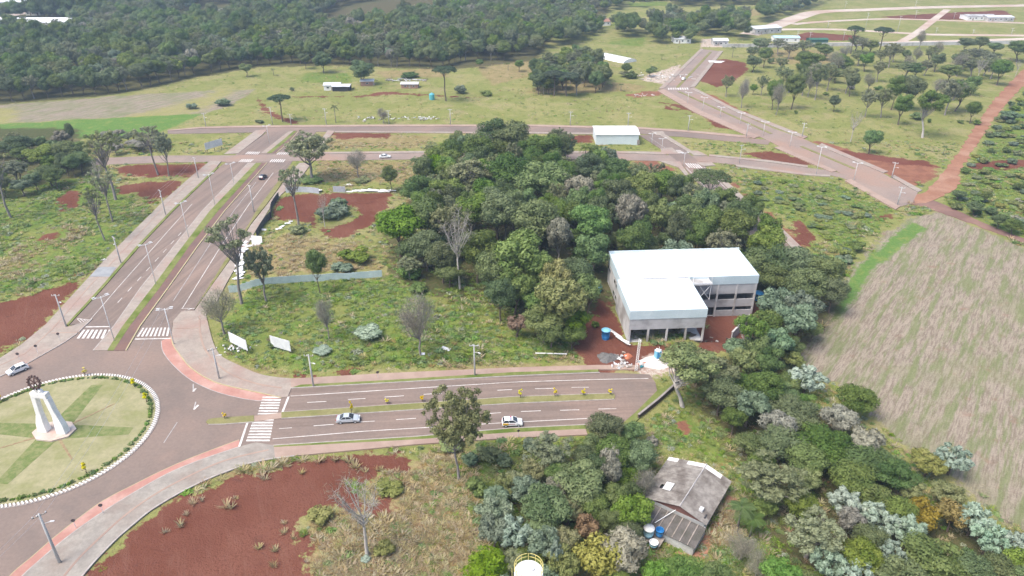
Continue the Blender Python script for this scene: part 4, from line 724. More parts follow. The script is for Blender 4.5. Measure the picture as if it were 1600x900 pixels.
# near edge of the far forest: trees one can tell apart
EDGE = smooth([(-60, 163), (0, 160), (90, 153), (170, 147), (235, 134), (285, 121), (350, 110), (410, 102), (460, 99), (520, 101), (590, 103), (680, 106), (720, 98), (760, 94), (800, 96)], 3)
EP = GP(EDGE); acc = 0.0; g_ = np.random.default_rng(21)
for a, b_ in zip(EP, EP[1:]):
    L = math.dist(a, b_)
    while acc < L:
        t = acc / L; k = g_.choice(['full', 'mid', 'olive', 'greytop', 'dark'], p=[.5, .22, .14, .05, .09])
        put(k, a[0] + (b_[0] - a[0]) * t + g_.normal() * .8, a[1] + (b_[1] - a[1]) * t + g_.uniform(0, 4), g_.uniform(10, 14), g_.uniform(8, 12), 'at the near edge of the far forest', 'trees along the far forest edge'); acc += g_.uniform(5.0, 8.0)
    acc -= L
for i, (u, h, wd) in enumerate(((62, 30, 18), (78, 32, 17), (92, 30, 16), (108, 28, 16), (125, 31, 18), (138, 28, 16), (70, 26, 15), (100, 27, 15))):
    x, y = G(u, 33 - (i > 5) * 6); put('full', x, y, h, wd, 'standing tall behind the far white warehouse', 'tall trees behind the warehouse')
# saplings along the boulevard median and on the island
for u, v, vt in ((550, 652, 626), (605, 636, 625), (660, 632, 619), (813, 627, 607), (867, 625, 607), (911, 623, 609), (953, 622, 608), (352, 660, 646)): tb('sapling', u, v - 4, vt - 2, 8, 'on the boulevard median', 'yellow saplings on the median')
for u, v, vt in ((134, 588, 574), (211, 606, 588), (230, 630, 610), (136, 741, 718), (2, 628, 610)): tb('sapling', u, v, vt, 10, 'at the rim of the roundabout island', 'yellow saplings on the island')
# ------------------------------------------------------------------ build the trees
order = {}
for i, p in enumerate(PLACED): order.setdefault((p[0], p[5], p[6]), []).append((PJ(p[1], p[2])[0], i))
RANK = {}
for k, l in order.items():
    for r, (_, i) in enumerate(sorted(l)): RANK[i] = (r + 1, len(l))
NAMES = dict(full='full_skirted_tree', bigolive='broad_grey_green_tree', dark='dark_broadleaf_tree', mid='green_broadleaf_tree', bright='bright_green_tree', olive='olive_green_tree', khaki='yellow_green_tree', blue='blue_green_tree', yellow='yellow_leaf_tree', rust='brown_leaf_tree', greytop='grey_crowned_tree', tall='slender_tree', white='white_trunk_tree', araucaria='araucaria_tree', palm='palm_tree', sapling='yellow_sapling', twig='leafless_tree', bare='bare_tree', umbrella='umbrella_tree', silver='silver_leaf_tree')
def make_tree(i, p):
    sp, x, y, H, W, where, group = p; S = SPEC[sp]; cm, tm = S['var'][i % len(S['var'])]
    isl_in = math.hypot(x - IC[0], y - IC[1]) < IR; z = .2 if isl_in else (.15 if sp == 'sapling' else terr(x, y))
    r, n = RANK[i]; label = S['words'] + ' ' + where
    if n > 1: label += ', ' + ('leftmost' if r == 1 else 'rightmost' if r == n else ORD(r) + ' from left')
    assert len(label.split()) <= 16, label
    t = thing(NAMES.get(sp, 'bush' if sp.startswith('bush') else 'leafy_tree'), label, S['cat'], (x, y, z), random.uniform(0, 6.28), group)
    t.scale = (W / S['W'], W / S['W'], H / S['H'])
    for nm, m in ((cm.name.split('.')[0], cm), ('trunk', tm)):
        o = bpy.data.objects.new(nm, m); COL.objects.link(o); o.parent = t
    return t
for i, p in enumerate(PLACED): make_tree(i, p)
# ------------------------------------------------------------------ what nobody could count: far forest, grass, weeds
def scatter(name, label, cat, pts, kinds, scales, protos):
    me = bpy.data.meshes.new(name); me.vertices.add(len(pts)); me.vertices.foreach_set('co', np.asarray(pts, np.float32).ravel())
    me.attributes.new('kindx', 'INT', 'POINT').data.foreach_set('value', np.asarray(kinds, np.int32))
    me.attributes.new('sizex', 'FLOAT_VECTOR', 'POINT').data.foreach_set('vector', np.asarray(scales, np.float32).ravel())
    o = bpy.data.objects.new(name, me); COL.objects.link(o); tag(o, label, cat, kind='stuff')
    ng = bpy.data.node_groups.new(name, 'GeometryNodeTree'); ng.interface.new_socket('Geometry', in_out='INPUT', socket_type='NodeSocketGeometry'); ng.interface.new_socket('Geometry', in_out='OUTPUT', socket_type='NodeSocketGeometry')
    gi, go, jn = ng.nodes.new('NodeGroupInput'), ng.nodes.new('NodeGroupOutput'), ng.nodes.new('GeometryNodeJoinGeometry')
    ka = ng.nodes.new('GeometryNodeInputNamedAttribute'); ka.data_type = 'INT'; ka.inputs[0].default_value = 'kindx'
    sa = ng.nodes.new('GeometryNodeInputNamedAttribute'); sa.data_type = 'FLOAT_VECTOR'; sa.inputs[0].default_value = 'sizex'
    rv = ng.nodes.new('FunctionNodeRandomValue'); rv.data_type = 'FLOAT_VECTOR'; rv.inputs[0].default_value = (0, 0, 0); rv.inputs[1].default_value = (.12, .12, 6.283)
    for k, po in enumerate(protos):
        cmp = ng.nodes.new('FunctionNodeCompare'); cmp.data_type = 'INT'; cmp.operation = 'EQUAL'
        ng.links.new(ka.outputs[0], cmp.inputs[2]); cmp.inputs[3].default_value = k
        oi = ng.nodes.new('GeometryNodeObjectInfo'); oi.inputs['Object'].default_value = po; oi.inputs['As Instance'].default_value = True
        ip = ng.nodes.new('GeometryNodeInstanceOnPoints'); ng.links.new(gi.outputs[0], ip.inputs['Points']); ng.links.new(cmp.outputs[0], ip.inputs['Selection'])
        ng.links.new(oi.outputs['Geometry'], ip.inputs['Instance']); ng.links.new(rv.outputs[0], ip.inputs['Rotation']); ng.links.new(sa.outputs[0], ip.inputs['Scale'])
        ng.links.new(ip.outputs[0], jn.inputs[0])
    ng.links.new(jn.outputs[0], go.inputs[0]); md = o.modifiers.new('scatter', 'NODES'); md.node_group = ng
    return o
def proto_of(mesh):
    return next(o for o in bpy.data.objects if o.data is mesh)
FOREST = [[(-420, 160), (0, 155), (90, 148), (170, 142), (235, 129), (285, 116), (350, 105), (410, 97), (460, 94), (520, 96), (590, 98), (680, 101), (720, 93), (760, 90), (840, 92), (850, 78), (900, 70), (930, 60), (945, 45), (930, 20), (960, 0), (1000, -14), (1000, -50), (-420, -50)],
          [(955, 45), (990, 44), (1020, 48), (1060, 62), (1090, 62), (1085, 70), (1020, 70), (1005, 72), (1000, 60), (955, 58)], [(1000, 42), (1060, 30), (1160, 36), (1190, 42), (1200, 48), (1160, 68), (1140, 60), (1095, 58), (1060, 56)], [(930, 24), (985, 12), (1060, 12), (1200, 8), (1240, -10), (940, -10)], [(1180, 30), (1200, 12), (1260, 4), (1300, 0), (1260, 18), (1220, 30), (1190, 44)], [(1240, 2), (1450, -3), (1700, -6), (1700, -50), (1240, -50)]]
HOLES = [[(485, 44), (530, 12), (600, -2), (700, -10), (740, 6), (620, 34), (550, 44)], [(255, 40), (310, 12), (400, 1), (430, 4), (350, 31), (290, 40)], [(-420, 62), (-40, 60), (110, 54), (112, 36), (-420, 30)], [(-420, 30), (60, 24), (60, -2), (-420, -2)], [(85, 8), (180, 4), (180, -2), (85, -2)], ] + ZONES['lush'][5:8] + [ZONES['straw'][8], ZONES['straw'][9]] + [[(925, 30), (955, 28), (955, 42), (925, 42)]]
fp, fk, fs = [], [], []; g = np.random.default_rng(31)
for poly in FOREST:
    P = np.array(GP(poly)); lo, hi = P.min(0), P.max(0); lo = np.maximum(lo, (-900, 250)); hi = np.minimum(hi, (1100, 1500))
    step = 6.6; xs, ys = np.meshgrid(np.arange(lo[0], hi[0], step), np.arange(lo[1], hi[1], step)); q = np.c_[xs.ravel(), ys.ravel()] + g.normal(size=(xs.size, 2)) * 2.2
    ok = sdist(q, P, 5) > 1.5
    for h in HOLES: ok &= sdist(q, GP(h), 5) < -1
    for h in PAVED_ROADS[:12]: ok &= sdist(q, h, 6) < -4
    q = q[ok]; kind = (vnoise(q[:, 0], q[:, 1], 40, 5) * .55 + g.random(len(q)) * .6)
    k = np.select([kind < .30, kind < .60, kind < .86, kind < .97], [0, 1, 2, 3], 4)
    s = g.uniform(.85, 1.35, len(q)); fp += [np.c_[q, np.zeros(len(q)) + g.uniform(-1.5, .5, len(q))]]; fk += [k]; fs += [np.c_[s * g.uniform(.9, 1.15, len(q)), s, s * g.uniform(.85, 1.25, len(q))]]
scatter('far_forest', 'continuous dark green forest covering the far hillside', 'forest', np.concatenate(fp), np.concatenate(fk), np.concatenate(fs), [proto_of(SPEC[s]['var'][0][0]) for s in ('dark', 'mid', 'olive', 'blue', 'greytop')])
# grass tufts and weeds
def tuft(seed, n, h, spread, wd, mat, droop=.5):
    g = np.random.default_rng(seed); a = g.random(n) * 6.283; d = np.c_[np.cos(a), np.sin(a), np.zeros(n)]
    b0 = d * spread * .35 * g.random((n, 1)); tip = b0 + d * spread * g.uniform(.3, 1, (n, 1)) + np.array((0, 0, h)) * g.uniform(.5, 1.1, (n, 1)); side = np.c_[-d[:, 1], d[:, 0], np.zeros(n)] * wd
    return leaf_mesh('grass_tuft', [(np.stack([b0 - side, b0 + side, tip + side * .35, tip - side * .35], 1).reshape(-1, 3), g.random(n))], mat)
def clump(seed, n, h, spread, leaf, mat):
    g = np.random.default_rng(seed); d = unit(g.normal(size=(n, 3)) + (0, 0, .4)); P = d * np.array((spread, spread, h)) * g.uniform(.4, 1, (n, 1)); P[:, 2] = np.abs(P[:, 2])
    return leaf_mesh('weed', [(leafset(P, unit(d + g.normal(size=(n, 3)) * .5), leaf, 1.3, g), g.random(n))], mat)
GM = dict(straw=leafmat('grass_straw', (.36, .30, .17), (.48, .41, .25), .2, .35), green=leafmat('grass_green', (.165, .245, .055), (.28, .33, .105), .25, .4), weed=leafmat('weed_leaf', (.12, .215, .045), (.23, .315, .095), .25, .35), wsil=leafmat('weed_pale', (.20, .24, .15), (.34, .37, .26), .2, .25), brown=leafmat('grass_brown', (.29, .215, .11), (.38, .29, .15), .2, .35))
PR_ = [tuft(1, 26, .55, .55, .035, GM['straw']), tuft(2, 26, .5, .5, .035, GM['green']), clump(3, 46, .42, .5, .15, GM['weed']), clump(4, 40, .4, .45, .14, GM['wsil']), tuft(5, 24, .45, .5, .035, GM['brown'])]
spots = [(480, 880), (560, 560), (600, 520), (470, 540), (420, 420)]; PROT = []
for m, (u, v), lb in zip(PR_, spots, ('straw coloured grass tuft on the mound by the red earth', 'green grass tuft on the weedy lot by the silvery bush', 'leafy weed on the weedy lot', 'pale leaved weed on the weedy lot near the billboard', 'brown grass tuft behind the metal hoarding')):
    x, y = G(u, v); o = bpy.data.objects.new(m.name.split('.')[0], m); COL.objects.link(o); o.location = (x, y, terr(x, y) - .03); tag(o, lb, 'plant', kind='stuff'); PROT.append(o)
nP = 150000; g = np.random.default_rng(41)
yy = 60 + 230 * g.random(nP) ** 1.35; xx = (g.random(nP) * 2 - 1) * (yy * .95 + 12); q = np.c_[xx, yy]
ji = np.clip(np.searchsorted(YS, yy) - 1, 0, ny - 2); xi = np.clip(np.searchsorted(XS, xx) - 1, 0, nx - 2); vi = ji * nx + xi
Z = {k: v[vi] + (vnoise(xx, yy, 4, 9) - .5) * 4 for k, v in ZD.items()}
dn = vnoise(xx, yy, 7, 3); ok = (GPV[vi] < -1.0) & (Z['soil'] < -.2) & (Z['orange'] < 0) & (Z['crop'] < 0) & (Z['pale'] < 0) & (Z['stubble'] < 0)
ok &= (Z['forest_floor'] < 2) | (g.random(nP) < .3)
lushk = Z['lush'] > 0; strawk = Z['straw'] > 0
pr = np.where(lushk, .1 + .9 * dn, np.where(strawk, .25 + .8 * dn, .08 + .45 * dn)); ok &= g.random(nP) < pr
rr = g.random(nP); k = np.where(strawk, np.select([rr < .55, rr < .72, rr < .8, rr < .84], [0, 4, 1, 2], 4), np.where(lushk, np.select([rr < .60, rr < .86, rr < .89, rr < .96], [1, 2, 3, 0], 4), np.select([rr < .45, rr < .6, rr < .66, rr < .85], [1, 2, 3, 0], 4)))
sel = np.where(ok)[0]
z = np.array([terr(a, b_) for a, b_ in q[sel]]) if len(sel) < 1 else None
# bilinear ground height for all plants at once
jj, ij = ji[sel], xi[sel]; ta = (xx[sel] - XS[ij]) / (XS[ij + 1] - XS[ij]); tb_ = (yy[sel] - YS[jj]) / (YS[jj + 1] - YS[jj]); gz = GZ.reshape(ny, nx)
z = (gz[jj, ij] * (1 - ta) + gz[jj, ij + 1] * ta) * (1 - tb_) + (gz[jj + 1, ij] * (1 - ta) + gz[jj + 1, ij + 1] * ta) * tb_
sc = (.7 + .9 * g.random(len(sel))) * (1 + .5 * (vnoise(xx[sel], yy[sel], 11, 8) > .6)); sc3 = np.c_[sc * 1.2, sc * 1.2, sc * g.uniform(.3, .75, len(sel))]
scatter('grass_and_weeds', 'rough grass and weeds growing over the lots and meadows', 'grass', np.c_[q[sel], z - .04], k[sel], sc3, PROT)
nF = 70000; yy = 215 + 330 * g.random(nF); xx = (g.random(nF) * 2 - 1) * (yy * .85 + 12); ji = np.clip(np.searchsorted(YS, yy) - 1, 0, ny - 2); xi = np.clip(np.searchsorted(XS, xx) - 1, 0, nx - 2); vi = ji * nx + xi
ok = (GPV[vi] < -1.5) & (ZD['soil'][vi] < -1) & (ZD['orange'][vi] < -1) & (ZD['forest_floor'][vi] < 0) & (ZD['stubble'][vi] < -1) & (ZD['crop'][vi] < 0) & (g.random(nF) < .04 + .42 * vnoise(xx, yy, 16, 6) ** 2)
sel = np.where(ok)[0]; rr = g.random(len(sel)); sc = g.uniform(.8, 1.7, len(sel)); z = GZ[vi[sel]]
scatter('meadow_grass', 'tussocky grass spread over the far meadow and pasture', 'grass', np.c_[xx[sel], yy[sel], z - .05], np.select([rr < .5, rr < .62, rr < .85], [1, 2, 0], 4), np.c_[sc, sc, sc * g.uniform(.3, .6, len(sel))], PROT)
# dry tufts dotted on the red earth, planted ring on the island
tp = []
for u, v, s in ((297, 787, 1.6), (361, 793, 2.0), (294, 803, 1.4), (278, 821, 1.4), (258, 834, 1.2), (316, 780, 1.0), (372, 778, 1.0), (415, 747, 1.8), (472, 738, 1.5), (443, 835, 1.3), (432, 861, 1.3), (460, 842, 1.0), (404, 858, 1.4), (430, 884, 1.2), (440, 818, 1.0), (590, 735, 1.5), (572, 735, 1.2), (600, 812, 1.8), (555, 730, 2.2), (548, 722, 2.0), (500, 722, 2), (525, 718, 1.6)):
    for _ in range(2): x, y = G(u + random.gauss(0, 3), v + random.gauss(0, 1.5)); tp.append((x, y, terr(x, y) - .03, s * random.uniform(.8, 1.2)))
tp = np.array(tp); scatter('dry_tufts', 'dry straw tufts dotted over the red earth', 'grass', tp[:, :3], [0] * len(tp), np.repeat(tp[:, 3:], 3, 1), PROT)
ring = []
for k in range(150):
    a = 2 * math.pi * k / 150 + random.gauss(0, .01); r = IR - 1.7 + random.gauss(0, .1); ring.append((IC[0] + r * math.cos(a), IC[1] + r * math.sin(a), .2, random.uniform(.6, 1.3)))
ring = np.array(ring); scatter('island_planting', 'ring of small green plants just inside the island kerb stones', 'plants', ring[:, :3], [2] * len(ring), np.repeat(ring[:, 3:], 3, 1), PROT)
# ------------------------------------------------------------------ concrete building under construction
CONC = M('concrete', (.47, .47, .475), (.39, .39, .395), .35, .9, .15, c3=(.25, .245, .245), scale3=.16, fine=1.4, bmp=.2)
CONCL = M('concrete_pale', (.56, .55, .54), (.47, .46, .45), .4, .9, .15, c3=(.30, .28, .26), scale3=.2, fine=1.6, bmp=.2)
CLAD = M('cladding', (.60, .69, .72), (.56, .65, .68), .25, .5, .4, c3=(.48, .58, .61), scale3=.1)
ROOFW = M('roof_white', (.84, .85, .86), (.79, .80, .81), .2, .6, .3, fine=.7)
WHITE = M('white_paint', (.80, .80, .79), (.73, .73, .72), .5, .6, .3)
DARKIN = M('dark_inside', (.05, .05, .055), (.035, .035, .04), .5, .9, .1)
GLASS = M('glass_dark', (.03, .04, .05), (.02, .03, .04), .5, .12, .6, world=False)
STEEL = M('steel', (.55, .56, .57), (.45, .46, .47), .8, .45, .4)
WETS = M('wet_stain', (.16, .12, .085), (.11, .085, .06), .5, .5, .3)
B = thing('concrete_building', 'unfinished L-shaped concrete building with white roofs beside the grove', 'building', (BLD[0], BLD[1], 0), BLD[2])
def bx(x0, x1, y0, y1, z0, z1, nm, m, par=B, bev=0): return MB().box(((x0 + x1) / 2, (y0 + y1) / 2, (z0 + z1) / 2), (x1 - x0, y1 - y0, z1 - z0)).build(nm, m, par, bevel=bev)
# south wing
bx(0, .25, .3, 15.0, -.3, 6.1, 'side_wall', CONCL); bx(.25, 17.3, 14.6, 14.85, -3.2, 6.1, 'back_wall', CONCL); bx(17.05, 17.3, .3, 14.6, 3.35, 6.1, 'side_wall', CONC); bx(17.05, 17.3, .37, 14.6, -3.2, -.02, 'basement_wall', CONC)
for y in (5.0, 9.8): bx(17.0, 17.35, y, y + .4, -.02, 3.34, 'column', CONCL)
bx(.26, 17.04, .2, 14.59, -.4, -.02, 'floor_slab', CONCL); bx(0, 17.3, 0, .3, 3.35, 6.1, 'front_wall', CONC)
for i, x in enumerate((0, 4.25, 8.55, 12.9, 16.9)): bx(x, x + .4, -.04, .36, -.3, 3.348, 'column', CONCL)
for i, y in enumerate((5, 10)): bx(.255, 17.045, y, y + .3, 2.9, 3.34, 'beam', CONC)
bx(.255, 17.045, .31, 14.58, 5.6, 5.8, 'upper_slab', CONC)
st = MB(); g = np.random.default_rng(3)
for cx, cy, r in ((11.2, 3.0, 1.6), (12.6, 5.2, 1.4), (15.1, 2.6, 1.2), (10.0, 1.0, .8)): st.prism([(cx + r * (1 + .35 * math.sin(3 * t + cx)) * math.cos(t), cy + r * .8 * (1 + .3 * math.cos(2 * t + cy)) * math.sin(t)) for t in np.linspace(0, 6.2, 22)], -.03, -.012)
st.build('water_stain', WETS, B)
for x0, x1, y0, y1 in ((-.12, 17.42, -.12, .12), (-.12, .12, .12, 14.9), (17.18, 17.42, .12, 14.9)): bx(x0, x1, y0, y1, 6.1, 8.3, 'parapet', CLAD)
for i in range(6):   # roof sheets, each laid a little higher than the next
    bx(.125 + i * 2.842, .125 + (i + 1) * 2.842 - .02, .125, 14.9, 8.02, 8.22 + .012 * (i % 2), 'roof_sheet', ROOFW)
# north block
bx(.6, .85, 15.2, 29.6, -.4, 6.05, 'side_wall', CONCL); bx(.6, 34.7, 29.6, 29.85, -3.2, 6.05, 'back_wall', CONC); bx(34.45, 34.7, 15.2, 29.6, -3.2, 6.05, 'side_wall', CONC)
for z0, z1, nm in ((3.37, 6.05, 'upper_wall'), (-.34, 1.72, 'spandrel_wall')): bx(17.5, 34.44, 15.2, 15.45, z0, z1, nm, CONC)
bx(25.2, 34.44, 15.2, 15.45, -3.2, -1.37, 'low_wall', CONC); bx(17.5, 20.6, 15.2, 15.45, -3.2, -.342, 'low_wall', CONC)
for x in (17.4, 20.5, 24.9, 29.6, 34.3): bx(x, x + .42, 15.1, 15.52, -3.2, 6.04, 'column', CONCL)
for z in (-3.2, -.55, 3.15): bx(.86, 34.44, 15.46, 29.59, z, z + .2, 'floor_slab', CONC)
bx(20.93, 24.89, 15.9, 16.0, -3.0, -.56, 'dark_doorway', DARKIN); bx(.86, 34.44, 21.0, 21.2, -3.0, 5.8, 'inner_wall', CONCL)
for k, (y, z) in enumerate(((17.2, 4.3), (19.8, 4.3), (26.0, 4.2), (28.0, 4.2), (17.2, 1.2), (19.8, 1.2))):
    wv = bx(.52, .62, y, y + 1.5, z, z + 1.0, 'window', CONCL); bx(.48, .53, y + .08, y + 1.42, z + .08, z + .92, 'pane', GLASS, wv)
for x0, x1, y0, y1, z1 in ((.48, 34.82, 29.7, 29.95, 8.75), (.48, .72, 15.1, 29.7, 8.75), (17.5, 34.82, 15.08, 15.3, 8.3), (34.6, 34.82, 15.3, 29.7, 8.3)): bx(x0, x1, y0, y1, 6.05, z1, 'parapet', CLAD)
bx(.48, 3.6, 14.92, 15.08, 7.6, 8.62, 'parapet', CLAD)
for i in range(10):
    w_ = 3.388; x0 = .722 + i * w_; o = MB(); zz = .012 * (i % 2)
    o.add([(x0, 15.302, 8.1), (x0 + w_ - .02, 15.302, 8.1), (x0 + w_ - .02, 29.69, 7.8), (x0, 29.69, 7.8), (x0, 15.302, 8.26 + zz), (x0 + w_ - .02, 15.302, 8.26 + zz), (x0 + w_ - .02, 29.69, 7.98 + zz), (x0, 29.69, 7.98 + zz)], [(0, 3, 2, 1), (4, 5, 6, 7), (0, 1, 5, 4), (2, 3, 7, 6), (0, 4, 7, 3), (1, 2, 6, 5)]); o.build('roof_sheet', ROOFW, B)
# stair tower slab with its open steel frame
bx(17.45, 22.4, 12.2, 15.05, 7.5, 7.75, 'stair_slab', CONCL); bx(17.45, 22.4, 12.2, 12.32, 7.752, 8.15, 'slab_upstand', WHITE)
for x, y in ((17.7, 12.45), (22.2, 12.45), (22.2, 14.9), (17.7, 14.9)):
    MB().tube([(x, y, 3.4 if x > 20 else 7.6), (x, y, 9.7)], .07, 6).build('frame_post', WHITE, B)
for a, b_ in (((17.7, 12.45, 9.7), (22.2, 12.45, 9.7)), ((17.7, 14.9, 9.7), (22.2, 14.9, 9.7)), ((17.7, 12.45, 9.7), (17.7, 14.9, 9.7)), ((22.2, 12.45, 9.7), (22.2, 14.9, 9.7)), ((22.2, 12.45, 3.4), (19.2, 12.45, 7.5)), ((19.2, 12.45, 3.4), (22.2, 12.45, 7.5))):
    MB().tube([a, b_], .06, 6).build('frame_bar', WHITE, B)
MB().tube([(16.6, 15.0, 8.2), (16.6, 15.0, 10.6)], .06, 6).build('mast', STEEL, B)
# courtyard retaining wall
rw_ = thing('retaining_wall', 'sloping concrete retaining wall in the dark courtyard of the concrete building', 'wall', (0, 0, 0))
a, b_ = G(1143, 527, -2), G(1170, 499, -2); P = ribbon_poly([a, b_], .3); MB().prism(P, -3.2, -.6).build('wall', CONC, rw_); MB().prism(ribbon_poly([a, b_], .42), -.6, -.48).build('coping', CONCL, rw_)
rw2 = thing('retaining_wall', 'low dark brick retaining wall at the end of the boulevard', 'wall', (0, 0, 0))
BRICKD = M('brick_dark', (.115, .085, .075), (.08, .06, .055), .7, .95, .1, fine=4, bmp=.4)
P = GP([(1056, 604), (1027, 630), (997, 654)])
MB().prism(ribbon_poly(P, .3), -.3, .95).build('wall', BRICKD, rw2); MB().prism(ribbon_poly(P, .42), .952, 1.05).build('coping', M('coping', (.30, .27, .25), (.22, .19, .18)), rw2)
# ------------------------------------------------------------------ old farmhouse with fibre-cement roof
FIB = M('fibre_cement', (.275, .258, .24), (.185, .170, .158), .9, .9, .1, c3=(.125, .110, .10), scale3=.35, fine=2.5, bmp=.5)
FIBN = M('fibre_new', (.62, .62, .62), (.54, .54, .54), .5, .8, .2)
FIBO = M('fibre_old', (.16, .145, .135), (.11, .10, .09), .5, .95, .1, c3=(.09, .085, .07), scale3=.3, fine=2.5, bmp=.6)
WOOD = M('old_wood', (.38, .33, .29), (.27, .23, .20), .9, .95, .05)
BRICK = M('brick', (.38, .20, .13), (.30, .15, .10), .7, .95, .1, fine=4)
HW_ = M('house_wall', (.55, .56, .56), (.44, .45, .45), .5, .9, .1, c3=(.33, .32, .30), scale3=.3)
h0 = G(1062, 791, 4.2); HR = R(-34.5)
Hs = thing('farmhouse', 'old farmhouse with weathered grey fibre-cement gable roof and lean-to', 'house', (h0[0], h0[1], 0), HR)
def hb(*a): return bx(*a[:6], a[6], a[7], Hs if len(a) < 9 else a[8])
XW, XE, YN, ZR, ZW, ZE = -6.6, 4.6, 11.6, 4.2, 2.45, 2.75
hb(XW + .5, XE - .5, .5, .7, -.2, 2.4, 'wall', HW_); hb(XW + .5, XE - .5, YN - .7, YN - .5, -.2, 2.4, 'wall', HW_); hb(XW + .5, XW + .7, .71, YN - .71, -.2, 2.4, 'wall', HW_); hb(XE - .7, XE - .5, .71, YN - .71, -.2, 2.4, 'wall', HW_)
for y in (.6, YN - .6): MB().add([(XW + .6, y - .08, 2.4), (XE - .6, y - .08, 2.4), (0, y - .08, ZR - .15), (XW + .6, y + .08, 2.4), (XE - .6, y + .08, 2.4), (0, y + .08, ZR - .15)], [(0, 1, 2), (5, 4, 3), (0, 3, 4, 1), (1, 4, 5, 2), (2, 5, 3, 0)]).build('gable', M('gable_wood', (.22, .11, .09), (.16, .08, .07)), Hs)
def roofsheet(x0, x1, y0, y1, z0, z1, m, lift, par=Hs, nm='roof_sheet'):
    t = .05; mb = MB(); n = 6
    for k in range(n):   # corrugation folds
        ya, yb = y0 + (y1 - y0) * k / n, y0 + (y1 - y0) * (k + 1) / n; ym = (ya + yb) / 2
        for (p, q, s) in ((ya, ym, 1), (ym, yb, -1)):
            ha, hc = (0, .05) if s == 1 else (.05, 0)
            mb.quad((x0, p, z0 + lift + ha * 1.6), (x1, p, z1 + lift + ha * 1.6), (x1, q, z1 + lift + hc * 1.6), (x0, q, z0 + lift + hc * 1.6))
    mb.quad((x0, y0, z0 + lift), (x1, y0, z1 + lift), (x1, y0, z1 + lift - t), (x0, y0, z0 + lift - t)); mb.quad((x0, y0, z0 + lift), (x0, y0, z0 + lift - t), (x0, y1, z0 + lift - t), (x0, y1, z0 + lift))
    return mb.build(nm, m, par)
NR = 11; dy = YN / NR
for r in range(NR):
    y0, y1 = r * dy, (r + 1) * dy - .015
    for c in range(4):
        t0, t1 = c / 4, (c + 1) / 4 + (.03 if c < 3 else 0); x0, x1 = XW * (1 - t0), XW * (1 - t1); f = lambda t: ZW + (ZR - ZW) * t
        if (r, c) == (3, 1): continue
        m = FIBN if (r == NR - 1 and c in (0, 2, 3)) else FIB
        roofsheet(x0, x1, y0, y1, f(t0), f(t1), m, .03 * (4 - c) / 4 + .05 * (r % 2))
    for c in range(3):
        t0, t1 = c / 3, (c + 1) / 3 + (.03 if c < 2 else 0); f = lambda t: ZE + (ZR - ZE) * t
        m = FIBN if (r == NR - 1 and c > 0) else FIB
        roofsheet(XE * (1 - t0), XE * (1 - t1), y0, y1, f(t0), f(t1), m, .03 * (3 - c) / 3 + .012 * (r % 2))
MB().tube([(0, 0, ZR + .06), (0, YN, ZR + .06)], .1, 8).build('ridge_cap', M('ridge_pale', (.45, .43, .42), (.36, .34, .33)), Hs)
roofsheet(XW * .62, XW * .42, 3 * dy - .4, 4 * dy + .5, 3.35, 3.62, FIBN, .12, nm='patch_sheet'); hb(XW * .72, XW * .5, 3 * dy + .1, 4 * dy - .1, 2.6, 2.7, 'dark_opening', DARKIN)
hb(2.6, 3.2, 1.6, 2.4, 3.3, 3.75, 'roof_vent', FIBN); hb(3.4, 4.0, .9, 1.9, 3.0, 3.1, 'dark_slot', DARKIN)
for k in range(16):      # lean-to sheets and the pale battens lying on them
    x0 = -5.4 + k * .63; roofsheet_y = MB(); mb = MB(); z0, z1 = 2.35, 1.95
    mb.add([(x0, -.15, z0), (x0 + .61, -.15, z0), (x0 + .61, -4.6, z1), (x0, -4.6, z1), (x0, -.15, z0 - .05), (x0 + .61, -.15, z0 - .05), (x0 + .61, -4.6, z1 - .05), (x0, -4.6, z1 - .05)], [(0, 3, 2, 1), (4, 5, 6, 7), (0, 1, 5, 4), (2, 3, 7, 6), (1, 2, 6, 5), (3, 0, 4, 7)]); mb.build('lean_to_sheet', FIBO, Hs)
    if k % 2 == 0: MB().tube([(x0, -.2, z0 + .06), (x0, -4.6, z1 + .06)], .1, 5).build('batten', WOOD, Hs)
hb(-.6, 4.4, -4.4, -4.2, -.2, 1.9, 'lean_to_wall', HW_); hb(4.2, 4.4, -4.19, .48, -.2, 1.88, 'lean_to_wall', HW_); hb(-2.2, -1.2, -4.4, -4.2, -.2, 1.9, 'lean_to_wall', HW_); hb(-1.19, -.61, -4.3, -4.25, 0, 1.7, 'door', WOOD)
hb(4.45, 6.1, -5.2, 11, -.3, .12, 'brick_path', BRICK); hb(-.8, 4.44, -5.4, -4.45, -.3, .10, 'brick_path', BRICK)
MB().tube([(-.6, .2, 2.9), (-2.4, -3.6, 2.3)], .06, 6).build('downpipe', WHITE, Hs)
